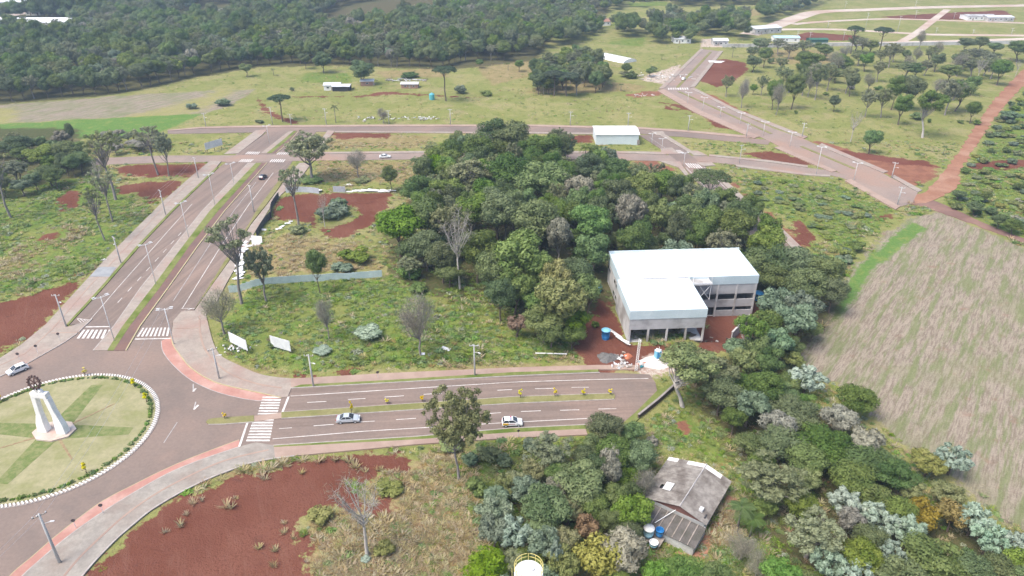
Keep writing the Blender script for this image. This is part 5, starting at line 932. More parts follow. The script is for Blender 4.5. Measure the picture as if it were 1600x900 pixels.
# ------------------------------------------------------------------ tanks, tower
TB = M('tank_blue', (.03, .22, .52), (.025, .18, .44), .8, .45, .4, world=False); TLB = M('tank_pale_blue', (.36, .58, .68), (.30, .52, .62), .8, .5, .4, world=False); TTEAL = M('tank_teal', (.05, .30, .36), (.04, .25, .30), .8, .5, .4, world=False); LIDB = M('tank_lid', (.25, .55, .72), (.2, .5, .68), .8, .5, .4, world=False)
def tank(u, v, z, r, h, m, lidm, label, open_=False, rim=None):
    x, y = G(u, v, z); t = thing('water_tank', label, 'water tank', (x, y, z)); MB().lathe((0, 0, 0), [(r * .82, 0), (r * .9, h * .4), (r, h * .92), (r * 1.05, h * .93), (r * 1.05, h)], 24, False).build('shell', m, t, smooth=True)
    if open_: MB().lathe((0, 0, 0), [(r * 1.05, h), (r * .95, h), (r * .8, h * .35), (.01, h * .33)], 24, False).build('inside', rim or m, t)
    else: MB().lathe((0, 0, 0), [(r * 1.07, h + .005), (r * 1.05, h + .09), (r * .5, h + .2), (.05, h + .24)], 24).build('lid', lidm, t, smooth=True)
    for zz in (.3, .6): MB().lathe((0, 0, 0), [(r * .9, h * zz), (r * .955, h * zz + .03), (r * .9, h * zz + .06)], 24, False).build('rib', m, t)
    return t
tank(946, 529, 0, 1.0, 2.3, TB, LIDB, 'large blue water tank with pale lid standing on red earth by the concrete building')
tank(934, 456, 0, 1.0, 1.7, TTEAL, TB, 'teal water tank half hidden behind the concrete building'); tank(1184, 468, -2.5, 1.2, 2.0, TB, TB, 'dark blue water tank right of the concrete building among trees')
tank(1013, 836, 1.6, .82, 1.5, TLB, FIBN, 'tall pale blue water tank left of the old farmhouse lean-to'); tank(1030, 836, 1.6, .62, 1.2, TB, TB, 'dark blue open water tank against the old farmhouse lean-to', True); tank(1021, 852, 1.0, .68, .7, TLB, TLB, 'low pale blue open basin below the two farmhouse tanks', True, WHITE)
tx, ty = G(1021, 842, 1.0); tsd = thing('tank_stand', 'weathered wooden stand under the farmhouse water tanks', 'stand', (tx, ty, terr(tx, ty)), HR)
for k in range(4): MB().box(((k % 2 - .5) * 2.4, (k // 2 - .5) * 1.6, .45), (.16, .16, .95)).build('leg', WOOD, tsd)
MB().box((0, 0, .95), (2.9, 2.0, .08)).build('deck', WOOD, tsd)
tz = 19.0; tx, ty = G(826, 893, tz); tw = thing('water_tower', 'tall white steel water tower with yellow railing at the bottom edge', 'water tower', (tx, ty, 0))
MB().lathe((0, 0, 0), [(.9, -.3), (.9, 12), (1.7, 14.5), (1.72, tz - .12), (1.66, tz), (.05, tz + .22)], 32).build('tank_body', M('tower_white', (.83, .82, .80), (.76, .75, .72), .5, .5, .3, world=False), tw, smooth=False)
YR = M('railing_yellow', (.70, .60, .22), (.62, .52, .18), .8, .5, .3)
for z in (.55, 1.1): MB().tube([(1.68 * math.cos(a), 1.68 * math.sin(a), tz + z) for a in np.linspace(0, 2 * math.pi, 33)], .035, 5).build('rail', YR, tw)
for k in range(12): a = 2 * math.pi * k / 12; MB().tube([(1.68 * math.cos(a), 1.68 * math.sin(a), tz - .05), (1.68 * math.cos(a), 1.68 * math.sin(a), tz + 1.12)], .035, 5).build('rail_post', YR, tw)
for s in (-1, 1):
    MB().tube([(-1.95, -.6 + s * .25, .2), (-1.95, -.6 + s * .25, tz + 1.0)], .035, 5).build('ladder_rail', YR, tw)
MB().lathe((.4, .2, tz + .1), [(.32, 0), (.32, .22), (.05, .26)], 14).build('hatch', STEEL, tw)
# ------------------------------------------------------------------ white warehouse and far buildings
TILE = M('roof_tile', (.34, .19, .14), (.27, .15, .115), .5, .9, .1); METR = M('roof_metal', (.60, .62, .64), (.50, .52, .54), .3, .5, .4); BRK2 = M('brick_far', (.36, .22, .17), (.30, .18, .14), .4, .95, .1); TEALR = M('roof_teal', (.42, .60, .64), (.36, .52, .56), .4, .6, .3)
def gable(nm, label, cat, u, v, w_, d, h, rise, rz, wm, rm, wins=3, door=True, group=None):
    """gabled building: (u, v) foot of its front middle"""
    x, y = G(u, v); c, s = math.cos(rz), math.sin(rz); t = thing(nm, label, cat, (x - s * d / 2, y + c * d / 2, 0), rz, group); a, b_ = w_ / 2, d / 2
    MB().add([(-a, -b_, -.3), (a, -b_, -.3), (a, b_, -.3), (-a, b_, -.3), (-a, -b_, h), (a, -b_, h), (a, b_, h), (-a, b_, h), (-a, 0, h + rise), (a, 0, h + rise)], [(0, 1, 5, 4), (2, 3, 7, 6), (1, 2, 6, 9, 5), (3, 0, 4, 8, 7)]).build('wall', wm, t)
    o = .4; k = rise * o / b_
    for sgn in (-1, 1):
        MB().add([(-a - o, sgn * (b_ + o), h - k + .03), (a + o, sgn * (b_ + o), h - k + .03), (a + o, 0, h + rise + .03), (-a - o, 0, h + rise + .03), (-a - o, sgn * (b_ + o), h - k + .15), (a + o, sgn * (b_ + o), h - k + .15), (a + o, 0, h + rise + .15), (-a - o, 0, h + rise + .15)], [(4, 5, 6, 7), (0, 1, 5, 4), (1, 2, 6, 5), (0, 4, 7, 3), (3, 2, 1, 0)]).build('roof_slope', rm, t)
    for i in range(wins):
        wx = -a + w_ * (i + .5) / wins; wd = min(1.4, w_ / wins * .5); f = MB().box((wx, -b_ - .03, h * .55), (wd, .12, h * .32)).build('window', WHITE, t); MB().box((wx, -b_ - .095, h * .55), (wd * .86, .02, h * .27)).build('pane', GLASS, f)
    if door: MB().box((-a + w_ * .5 / max(wins, 1) + w_ / max(wins, 1) * .5, -b_ - .03, 1.05), (1.0, .1, 2.1)).build('door', WOOD, t)
    return t
gable('white_warehouse', 'white metal warehouse behind the grove on the cross street', 'warehouse', 964, 226, 17.5, 12.5, 4.2, .8, 0, M('warehouse_wall', (.66, .74, .76), (.6, .68, .70), .2, .5, .3), ROOFW, 0, True)
gable('farm_shed', 'white farm shed with grey roof in the far meadow', 'shed', 519, 141, 8.5, 6, 2.6, .8, .05, WHITE, METR, 2, True); gable('farm_shed', 'dark open farm shed joined to the white meadow shed', 'shed', 533, 142.5, 9, 6, 2.4, .6, .02, DARKIN, METR, 0, False)
gable('brick_shed', 'small brick shed under the big meadow tree', 'shed', 574, 134, 7, 5, 2.4, .7, .1, BRK2, METR, 1, True); gable('brick_shed', 'brick shed beside the timber piles in the far meadow', 'shed', 640, 138, 9, 5, 2.2, .6, 0, BRK2, METR, 2, True)
gable('farmhouse', 'small far house with red tiled roof between the trees', 'house', 943, 40, 12, 9, 3, 1.6, .2, WHITE, TILE, 3, True); gable('farm_shed', 'pale shed left of the far red-roofed house', 'shed', 931, 37, 9, 7, 3, .8, 0, CONCL, METR, 2, True)
gable('roadside_house', 'pale house left of the far end of the main road', 'house', 1066, 68, 12, 9, 3.2, 1.2, 0, WHITE, METR, 3); gable('roadside_house', 'grey house at the far end of the main road', 'house', 1126, 72, 10, 8, 3.4, 1.2, 0, CONCL, METR, 3)
gable('far_warehouse', 'large grey roofed warehouse among trees right of the main road end', 'warehouse', 1200, 53, 24, 14, 4, 1.2, .35, CONCL, METR, 4); gable('teal_shed', 'long shed with pale teal roof behind the pasture', 'shed', 1229, 66, 18, 9, 3, .8, -.05, WHITE, TEALR, 3); gable('dark_shed', 'green covered shed behind the pasture', 'shed', 1279, 68, 13, 7, 2.6, .6, 0, M('dark_green', (.05, .12, .09), (.04, .10, .08)), M('dark_green2', (.05, .14, .10), (.04, .11, .08)), 0, False)
gable('construction_house', 'unfinished house with white walls in the upper right subdivision', 'house', 1533, 32, 24, 12, 3.4, .8, 0, WHITE, CONC, 5); gable('construction_house', 'grey unfinished house right of its white twin in the subdivision', 'house', 1563, 33.5, 22, 12, 3.2, .9, 0, CONCL, METR, 5)
gable('far_warehouse', 'long white warehouse at the far left edge', 'warehouse', 10, 50, 92, 26, 7, 1.5, 0, WHITE, ROOFW, 9, True); gable('far_warehouse', 'small white shed right of the long far left warehouse', 'warehouse', 84, 43, 30, 14, 4.5, .8, 0, WHITE, ROOFW, 4); gable('far_warehouse', 'cream warehouse behind the tall trees at the top left', 'warehouse', 108, 8, 50, 25, 9, 1.5, 0, M('cream', (.7, .66, .5), (.64, .6, .45)), ROOFW, 5); gable('far_warehouse', 'bright white warehouse at the top left edge', 'warehouse', 164, 6, 44, 25, 8, 1.5, 0, WHITE, ROOFW, 5)
for i, (u, v, w_, rm, lb) in enumerate(((12, 20, 14, TILE, 'red roofed house in the far left town'), (30, 9, 12, METR, 'grey roofed house in the far left town'), (52, 24, 12, ROOFW, 'white roofed house in the far left town'), (5, 9, 14, METR, 'leftmost grey house of the far left town'), (48, 8, 14, TILE, 'red roofed house at the town end by the trees'), (84, 54, 16, TEALR, 'blue roofed shed below the long far warehouse'))): gable('town_house', lb, 'house', u, v, w_, 9, 3.2, 1.3, .1, WHITE, rm, 3)
for i, (u, v) in enumerate(((788, 17), (800, 19))): gable('glasshouse', 'pale %s greenhouse roof among the far forest' % ('left', 'right')[i], 'greenhouse', u, v, 12, 12, 3, 1, 0, WHITE, METR, 2)
pst = thing('plastic_tunnel', 'long white plastic crop cover beside the far copse', 'crop cover', (*G(963, 93), 0), math.atan2(G(985, 97)[1] - G(943, 88)[1], G(985, 97)[0] - G(943, 88)[0]))
Lg = math.dist(G(985, 97), G(943, 88)); MB().add([(x, 6 * math.cos(a), 2.2 * math.sin(a)) for x in (-Lg / 2, Lg / 2) for a in np.linspace(0, math.pi, 9)], [(i, i + 1, i + 10, i + 9) for i in range(8)] + [tuple(range(9))[::-1], tuple(range(9, 18))]).build('cover', ROOFW, pst)
for k in range(7): MB().tube([(-Lg / 2 + Lg * k / 6, 6.05 * math.cos(a), 2.25 * math.sin(a)) for a in np.linspace(0, math.pi, 9)], .08, 4).build('hoop', STEEL, pst)
lw = thing('boundary_wall', 'long low white wall between pasture and subdivision', 'wall', (0, 0, 0)); PW = GP([(1128, 74), (1200, 74), (1260, 72.5), (1420, 71.5), (1600, 69)])
for a, b_ in zip(PW, PW[1:]): MB().prism(ribbon_poly([a, b_], .3), -.2, 2.2).build('wall_panel', CONCL, lw)
MB().prism(ribbon_poly(PW, .5), 2.2, 2.3).build('coping', WHITE, lw)
# ------------------------------------------------------------------ monument on the island
MW = M('monument_white', (.82, .81, .79), (.74, .73, .71), .6, .7, .3, world=False)
mo = thing('monument', 'white two-legged monument carrying a dark cogwheel on the roundabout', 'monument', (MONU[0], MONU[1], .2), R(-8))
STONE = M('plinth_stone', (.50, .42, .36), (.44, .30, .25), .6, .9, .1, c3=(.55, .50, .46), scale3=.3)
MB().prism([(3.6 * math.cos(a) * (1.12), 3.0 * math.sin(a)) for a in [R(22.5 + 45 * k) for k in range(8)]], -.3, .35).build('plinth', STONE, mo)
def loft(secs):
    mb = MB(); n = 4
    for x, y, z, hx, hy in secs: mb.v += [(x - hx, y - hy, z), (x + hx, y - hy, z), (x + hx, y + hy, z), (x - hx, y + hy, z)]
    for i in range(len(secs) - 1):
        for k in range(4): mb.f.append((i * 4 + k, i * 4 + (k + 1) % 4, (i + 1) * 4 + (k + 1) % 4, (i + 1) * 4 + k))
    mb.f += [(3, 2, 1, 0), tuple(len(secs) * 4 - 4 + k for k in range(4))]; return mb
loft([(-1.75, -.2, .36, .92, .7), (-1.85, -.1, 2.2, .8, .62), (-1.6, 0, 4.2, .48, .5), (-1.35, 0, 7.4, .44, .5), (-1.3, 0, 8.2, .46, .5)]).build('leg', MW, mo, bevel=.05)
loft([(2.1, -.2, .36, .95, .7), (1.95, -.1, 2.0, .85, .6), (1.7, 0, 3.8, .6, .5), (1.5, 0, 5.2, .46, .5), (1.2, 0, 8.2, .46, .5)]).build('leg', MW, mo, bevel=.05)
loft([(2.5, -.2, .36, .45, .6), (2.1, -.1, 2.2, .4, .5), (1.75, 0, 3.6, .2, .4)]).build('buttress', MW, mo, bevel=.05)
MB().box((-.05, 0, 8.72), (3.2, 1.1, 1.05)).build('crossbeam', MW, mo, bevel=.06)
for x, z, r in ((-.6, 9.55, .42), (.35, 9.55, .45), (-.1, 9.85, .4)): MB().lathe((x, 0, z), [(.02, -r), (r * .75, -r * .7), (r, 0), (r * .75, r * .7), (.02, r)], 12, False).build('boulder', MW, mo, smooth=True)
IRON = M('cog_iron', (.10, .055, .045), (.07, .04, .035), .8, .6, .3, world=False)
cz = 11.35; wh = MB(); ring_ = []
for rr, nm in ((1.12, 'rim'),):
    MB().tube([(-.3 + rr * math.cos(a), .25 * math.sin(a), cz + rr * math.sin(a) * .95) for a in np.linspace(0, 2 * math.pi, 29)], .2, 6).build('wheel_rim', IRON, mo)
for k in range(3):
    a = math.pi * k / 3 + .4; MB().tube([(-.3 - 1.1 * math.cos(a), -.25 * math.sin(a), cz - 1.05 * math.sin(a)), (-.3 + 1.1 * math.cos(a), .25 * math.sin(a), cz + 1.05 * math.sin(a))], .11, 5).build('wheel_spoke', IRON, mo)
for k in range(14):
    a = 2 * math.pi * k / 14; MB().box((-.3 + 1.36 * math.cos(a), .3 * math.sin(a), cz + 1.3 * math.sin(a)), (.2, .3, .2)).build('cog_tooth', IRON, mo)
MB().tube([(-.3, 0, 9.9), (-.3, 0, cz - 1.0)], .12, 6).build('wheel_stem', IRON, mo)
# ------------------------------------------------------------------ poles, lamps, wires
POLE = M('pole_concrete', (.50, .50, .50), (.41, .41, .41), .6, .9, .1, world=False); LAMP = M('lamp_grey', (.66, .67, .68), (.58, .59, .60), .6, .5, .4, world=False)
PTOP = []
def pole(u, v, vt, label, kind='power', rz=0.0, group='power poles', r=.16):
    x, y = G(u, v); z = 0 if any(sdist(np.array([[x, y]]), p)[0] > 0 for p in PAVED_ROADS) else terr(x, y); z = max(z, -.1); h = height_for(u, v, vt, z)
    t = thing({'power': 'power_pole', 'lamp': 'street_lamp'}[kind], label, {'power': 'pole', 'lamp': 'street lamp'}[kind], (x, y, z), rz, group)
    rr = r if kind == 'power' else r * .75; MB().tube([(0, 0, -.3), (0, 0, h * .5), (0, 0, h)], [rr * 1.15, rr, rr * .75], 8).build('shaft', POLE if kind == 'power' else LAMP, t, smooth=True)
    if kind == 'power':
        MB().box((0, 0, h - .35), (1.9, .12, .14)).build('crossarm', WOOD if u < 500 else POLE, t)
        for xx in (-.85, -.3, .85): MB().lathe((xx, 0, h - .28), [(.05, 0), (.09, .06), (.05, .14), (.09, .2), (.02, .28)], 8).build('insulator', LAMP, t)
        MB().tube([(0, 0, h - 2.0), (.9, -.6, h - 1.7)], .04, 5).build('lamp_arm', LAMP, t); MB().box((1.1, -.72, h - 1.68), (.6, .22, .1), -.58).build('lamp_head', LAMP, t)
    else:
        for s in (-1, 1):
            for yy in (-.35, .35):
                MB().tube([(0, yy * .6, h - .25 - .1 * (yy > 0)), (s * 1.0, yy, h - .05)], .04, 5).build('lamp_arm', LAMP, t); MB().box((s * 1.35, yy, h), (.75, .24, .1)).build('lamp_head', LAMP, t)
    PTOP.append((Vector((x, y, z + h - .15)), rz)); return t
pole(94, 880, 803, 'concrete power pole on the grey pavement at the bottom left corner', rz=.75, r=.2); pole(272, 538, 482, 'tall street lamp at the avenue crossing by the plaza corner', 'lamp', .3, 'street lamps')
pole(343, 592, 544, 'plain concrete pole on the curved plaza pavement', rz=.6); pole(490, 604, 554, 'concrete pole at the left end of the boulevard pavement', r=.18); pole(742, 587, 538, 'slim concrete pole beside the boulevard, middle of the lot'); pole(104, 511, 460, 'grey pole on the left pavement beside the red embankment')
for i, (u, v, vt) in enumerate(((189, 411, 370), (259, 336, 297), (310, 278, 246))): pole(u, v, vt, 'concrete power pole on the avenue left pavement, %s nearest' % ('', 'second ', 'third ')[i] if i else 'concrete power pole on the avenue left pavement by the grey access slab', rz=-.7)
for i, (u, v, vt) in enumerate(((179, 533, 463), (244, 445, 381), (295, 371, 316), (336, 320, 272), (366, 288, 255), (421, 224, 196))): pole(u, v, vt, 'double-armed street lamp on the avenue median, %s from the roundabout' % ORD(i + 1), 'lamp', .75, 'street lamps on the avenue', .11)
pole(397, 331, 289, 'power pole on the avenue right verge by the dark fence', rz=-.6)
for i, (u, v, vt) in enumerate(((322, 198, 177), (426, 195, 167), (455, 195, 178), (510, 195, 169), (608, 194, 172), (704, 195, 170), (891, 196, 174), (981, 198, 176), (1075, 205, 180), (1166, 214, 193))): pole(u, v, vt, 'power pole along the far cross street, %s from the left' % ORD(i + 1), rz=0, group='poles along the far cross street')
for i, (u, v, vt) in enumerate(((1074, 162, 144), (1098, 172, 152), (1125, 183, 167), (1156, 193, 176), (1192, 212, 190), (1234, 229, 206), (1275, 273, 229), (1334, 281, 254))): pole(u, v, vt, 'street lamp along the main road centre, %s from the far end' % ORD(i + 1), 'lamp', -.45, 'street lamps on the main road', .11)
for i, (u, v, vt) in enumerate(((1253, 214, 192), (1393, 278, 253), (1402, 320, 292))): pole(u, v, vt, 'white power pole at the main road edge, %s' % ('farthest', 'right side by the red bank', 'nearest corner')[i], rz=-.45)
for i, (u, v, vt) in enumerate(((1155, 255, 226), (1068, 260, 238), (1018, 226, 208), (1034, 234, 216))): pole(u, v, vt, 'pole beside the side street junction, %s from the right' % ORD([1, 2, 4, 3][i]), 'lamp' if i else 'power', .4, 'poles at the side street junction', .11)
for i, (u, v, vt) in enumerate(((1245, 62, 48), (1265, 62, 50), (1317, 64, 50), (1293, 44, 33), (1352, 45, 20), (1402, 50, 25), (1430, 28, 16), (1490, 30, 19), (1462, 53, 43), (1520, 53, 46), (1580, 54, 44), (1320, 14, 2), (1430, 11, 1))): pole(u, v, vt, 'thin pole in the upper right subdivision, %s listed from the left' % ORD(sorted([1245, 1265, 1317, 1293, 1352, 1402, 1430, 1490, 1462, 1520, 1580, 1320, 1430.5]).index(u if i < 12 else 1430.5) + 1), rz=0, group='poles of the subdivision', r=.14)
WIRE = M('wire', (.42, .42, .43), (.36, .36, .37), 1, .6, .3)
def wires(i, j, label, offs=(-.85, .85)):
    a, ra = PTOP[i]; b_, rb_ = PTOP[j]
    for k, of in enumerate(offs):
        p = a + Vector((of * math.cos(ra), of * math.sin(ra), 0)); q = b_ + Vector((of * math.cos(rb_), of * math.sin(rb_), 0)); pts = [p.lerp(q, t) - Vector((0, 0, 1.3 * 4 * t * (1 - t) * (p - q).length / 60)) for t in np.linspace(0, 1, 14)]
        tag(MB().tube(pts, .022, 4).build('power_wire', WIRE), label + (', left strand', ', right strand')[k], 'wire', 'power wires')
wires(0, 1, 'thin overhead wire crossing the roundabout')
PTOP.append((Vector((*G(-160, 1120), 9)), .75)); wires(0, len(PTOP) - 1, 'thin overhead wire leaving the bottom left pole')
wires(6, 7, 'thin overhead wire along the left avenue pavement'); wires(7, 8, 'thin overhead wire near the avenue junction')
# ------------------------------------------------------------------ signs and bollards
def sign(u, v, vt, label, m, shape='round'):
    x, y = G(u, v); h = max(1.6, height_for(u, v, vt)); t = thing('road_sign', label, 'sign', (x, y, .12), .3); MB().tube([(0, 0, -.1), (0, 0, h)], .04, 6).build('post', STEEL, t)
    MB().tube([(0, -.03, h), (0, -.06, h)], .33, 14 if shape == 'round' else 4).build('plate', m, t)
RS = M('sign_dark', (.12, .10, .10), (.10, .08, .08)); RSY = M('sign_yellow', (.62, .42, .06), (.55, .38, .05))
for a in ((31, 563, 556, 'small dark road sign at the left roundabout pavement', RS), (60, 553, 541, 'second small road sign on the left roundabout pavement', RS), (94, 532, 522, 'road sign near the left zebra crossing', RS), (162, 803, 790, 'road sign on the curved red cycle lane', RS), (591, 592, 584, 'thin sign post on the boulevard pavement', RS), (119, 825, 817, 'thin sign on the red cycle lane near the bottom pole', RS), (810, 684, 674, 'small post on the pavement below the police car', RS, 'sq')): sign(*a)
# ------------------------------------------------------------------ billboards
BBW = M('billboard_face', (.66, .68, .69), (.58, .60, .61), .9, .7, .2, c3=(.72, .73, .73), scale3=.5); BBB = M('billboard_back', (.50, .50, .50), (.42, .42, .42), .8, .8, .2)
def billboard(p0, p1, vb, label):
    """p0, p1: top corners of the board in the photo, standing on feet below"""
    a, b_ = np.array(G(*p0, 4.2)), np.array(G(*p1, 4.2)); c = (a + b_) / 2; L = np.hypot(*(b_ - a)); rz = math.atan2(*(b_ - a)[::-1]); gz_ = terr(c[0], c[1]); t = thing('billboard', label, 'billboard', (c[0], c[1], gz_), rz)
    top = 4.2 - gz_; n = 5
    for k in range(n): MB().box((-L / 2 + L * (k + .5) / n, 0, top - 1.35), (L / n - .015, .08, 2.7)).build('board_panel', BBW, t)
    for s in (-.4, 0, .4): MB().box((s * L, .12, top / 2), (.14, .12, top + .4)).build('post', BARK, t)
    for z in (top - .5, top - 2.2): MB().box((0, .055, z), (L, .03, .1)).build('batten', BBB, t)
    for s in (-.4, .4): MB().tube([(s * L, .15, top - .8), (s * L, 1.8, 0)], .06, 5).build('brace', BARK, t)
billboard((356, 518), (384, 532), 545, 'white billboard nearest the plaza corner on the weedy lot'); billboard((421, 524), (452, 533), 551, 'white billboard right of its twin on the weedy lot')
billboard((319, 224), (346, 216), 240, 'pale billboard on posts left of the avenue junction')
# ------------------------------------------------------------------ hoardings, fences, sheets
HOA = M('hoarding_metal', (.50, .60, .60), (.43, .53, .54), .8, .45, .4, c3=(.50, .58, .58), scale3=.3); HOB = M('hoarding_grey', (.50, .53, .57), (.42, .45, .49), .8, .5, .4); BLK = M('fence_dark', (.115, .12, .13), (.075, .08, .085), .9, .7, .3); SHW = M('sheet_white', (.78, .78, .78), (.66, .66, .66), .7, .6, .3)
def panels(name, label, px, h, m, wd=1.1, pm=None, lean=0.0):
    P = GP(smooth(px, 6)); t = thing(name, label, 'fence', (0, 0, 0)); d = [0]
    for a, b_ in zip(P, P[1:]): d.append(d[-1] + math.dist(a, b_))
    n = max(1, int(d[-1] / wd)); at = lambda s: np.array((np.interp(s, d, [p[0] for p in P]), np.interp(s, d, [p[1] for p in P])))
    for k in range(n):
        a, b_ = at(d[-1] * k / n), at(d[-1] * (k + 1) / n); c = (a + b_) / 2; z = terr(*c); L = np.hypot(*(b_ - a)); rz = math.atan2(*(b_ - a)[::-1])
        Mx = Matrix.Rotation(rz, 3, 'Z') @ Matrix.Rotation(lean + random.gauss(0, .02), 3, 'X'); mb = MB()
        for q in range(5): mb.box((c[0] + (q - 2) / 5 * L * math.cos(rz), c[1] + (q - 2) / 5 * L * math.sin(rz), z + h / 2 + random.uniform(-.015, .015)), (L / 5 - .01, .05 + .05 * (q % 2), h), M=Mx)
        mb.build('metal_panel', m, t)
        if k % 2 == 0: MB().box((a[0] - .12 * math.sin(rz) * -1, a[1] + .12 * math.cos(rz), z + h * .45), (.09, .09, h * 1.0), rz).build('post', pm or BARK, t)
    return t
panels('metal_hoarding', 'long curved pale green metal hoarding across the weedy lot', [(358, 457), (400, 453), (450, 447), (520, 442), (560, 441), (598, 438)], 2.0, HOA)
panels('metal_hoarding', 'grey metal hoarding with white end at the top of the red lot', [(447, 301), (475, 301), (499, 303)], 2.0, HOB); panels('metal_hoarding', 'short grey metal hoarding in the middle top of the red lot', [(521, 300.5), (540, 300.5)], 2.2, HOB)
panels('dark_fence', 'dark metal fence between the avenue pavement and the red lot', [(436, 308), (425, 325), (424, 340)], 2.0, BLK); panels('dark_fence', 'dark metal fence continuing down the avenue pavement', [(424, 338), (412, 352), (401, 370)], 2.0, BLK)
def flat(u, v, a, b_, rz, label, m=SHW, nm='white_sheet', tilt=.06, z=.12, group='white sheets lying about'):
    x, y = G(u, v); o = MB().box((0, 0, 0), (a, b_, .05)).build(nm, m); o.location = (x, y, terr(x, y) + z); o.rotation_euler = (tilt, tilt * .5, rz); return tag(o, label, 'sheet', group)
def pile(name, label, cat, spots, group=None):
    """heap of separate flat sheets under one root"""
    x, y = G(*spots[0][:2]); t = thing(name, label, cat, (x, y, terr(x, y)), 0, group)
    for i, (u, v, a, b_, rz) in enumerate(spots):
        xx, yy = G(u, v); o = MB().box((0, 0, 0), (a, b_, .05)).build('loose_sheet', SHW if i % 3 else FIBN, t); o.location = (xx - x, yy - y, terr(xx, yy) - terr(x, y) + .12 + .06 * i % .5); o.rotation_euler = (random.gauss(0, .1), random.gauss(0, .1), rz)
    return t
g = np.random.default_rng(77)
pile('sheet_pile', 'row of fallen white sheets beside the avenue pavement and dark fence', 'sheets', [(374 + g.normal() * 3 + 12 * t, 436 - 60 * t + g.normal() * 2, 2.4, 1.2, g.uniform(0, 3)) for t in np.linspace(0, 1, 22)])
pile('sheet_pile', 'white sheets fallen along the top of the red lot, right', 'sheets', [(556 + 56 * t + g.normal(), 297.5 + 2 * t + g.normal() * .6, 3.0, 1.3, g.uniform(-.3, .3)) for t in np.linspace(0, 1, 16)])
pile('sheet_pile', 'white sheets leaning at the end of the grey hoarding', 'sheets', [(480 + 20 * t + g.normal(), 298 + 2 * t, 2.4, 1.8, g.uniform(-.5, .5)) for t in np.linspace(0, 1, 7)])
pile('sheet_pile', 'white rubble sheets at the lower edge of the red lot', 'sheets', [(413, 359, 1.6, 1.2, .4), (436, 358, 2.0, 1.2, .3), (441, 356, 1.6, 1.0, 1.0), (450, 352, 1.8, .9, .5), (455, 350, 1.2, .8, .2)])
flat(402, 380, 3.0, 3.6, .5, 'large white sheet standing by the dark fence end', tilt=.6, z=.8); flat(697, 550, 2.2, 1.0, -.5, 'white sheet lying in the weeds near the twiggy tree'); flat(660, 558, 1.2, .8, .1, 'small white sheet at the foot of the twiggy tree'); flat(546, 289, 2.2, 1.2, 0, 'white sheet above the short hoarding'); flat(861, 555, 7.0, .35, 0, 'long white plank lying left of the building yard', nm='white_plank'); flat(546, 299, 2.2, .9, .1, 'white sheet between hoarding and fallen sheets')
flat(1125, 97, 14, 5, 0, 'white tarpaulin on the far red earth', nm='tarpaulin'); flat(1236, 239, 4, 1.6, -.3, 'white sack heap on the red wedge by the main road', nm='white_sack')
struct(MB().prism(GP([(155, 418), (182, 418), (172, 433), (140, 433)]), -.2, .19).build('access_slab', M('slab_grey', (.30, .31, .32), (.24, .25, .26), .4, .9, .1)))
# ------------------------------------------------------------------ building yard
def yx(u, v): x, y = G(u, v); return x, y, terr(x, y)
SPK = M('rubble', (.52, .49, .46), (.38, .34, .31), .9, .95, .1); GRV = M('gravel', (.17, .165, .16), (.12, .115, .11), 2, 1, 0, fine=9, bmp=.8); ORB = M('brick_orange', (.55, .20, .11), (.45, .16, .09), 1, .9, .1); LIME = M('lime', (.68, .64, .60), (.55, .50, .46), .8, 1, 0)
def heap(u, v, r, h, m, label, nm, cat, e=1.0):
    x, y, z = yx(u, v); g = np.random.default_rng(int(u)); mb = MB(); n = 18; prof = [(1.0, -.1), (.85, .22), (.6, .55), (.35, .82), (.12, .98)]
    for rr, zz in prof:
        for k in range(n): a = 2 * math.pi * k / n; q = rr * (1 + .18 * math.sin(3 * a + u) + .08 * g.normal()); mb.v.append((q * r * math.cos(a) * e, q * r * math.sin(a), h * zz * (1 + .12 * g.normal())))
    for i in range(len(prof) - 1):
        for k in range(n): mb.f.append((i * n + k, i * n + (k + 1) % n, (i + 1) * n + (k + 1) % n, (i + 1) * n + k))
    mb.f.append(tuple((len(prof) - 1) * n + k for k in range(n))); o = mb.build(nm, m); o.location = (x, y, z); return tag(o, label, cat)
heap(950, 559, 1.9, .9, GRV, 'dark gravel heap in the building yard', 'gravel_heap', 'gravel heap', 1.3); heap(1022, 567, 2.6, .35, LIME, 'pale lime spill on the ground near the portable toilet', 'lime_heap', 'lime heap', 1.3); heap(981, 557, 1.0, .8, ORB, 'orange brick rubble heap behind the debris pile', 'brick_heap', 'brick heap')
def rubble(u, v, n, sx, sy, label, nm='debris_pile', mats=None, size=(.3, 1.0)):
    x, y, z = yx(u, v); g = np.random.default_rng(int(u * 3 + v)); t = thing(nm, label, 'debris', (x, y, z)); mats = mats or [SHW, SPK, WOOD, STEEL, CONCL]
    for k in range(n): MB().box((g.normal() * sx, g.normal() * sy, .1 + .35 * g.random()), (g.uniform(*size), g.uniform(.15, .5), g.uniform(.06, .4)), M=Matrix.Rotation(g.uniform(0, 6.28), 3, 'Z') @ Matrix.Rotation(g.normal() * .3, 3, 'X')).build('piece', mats[k % len(mats)], t)
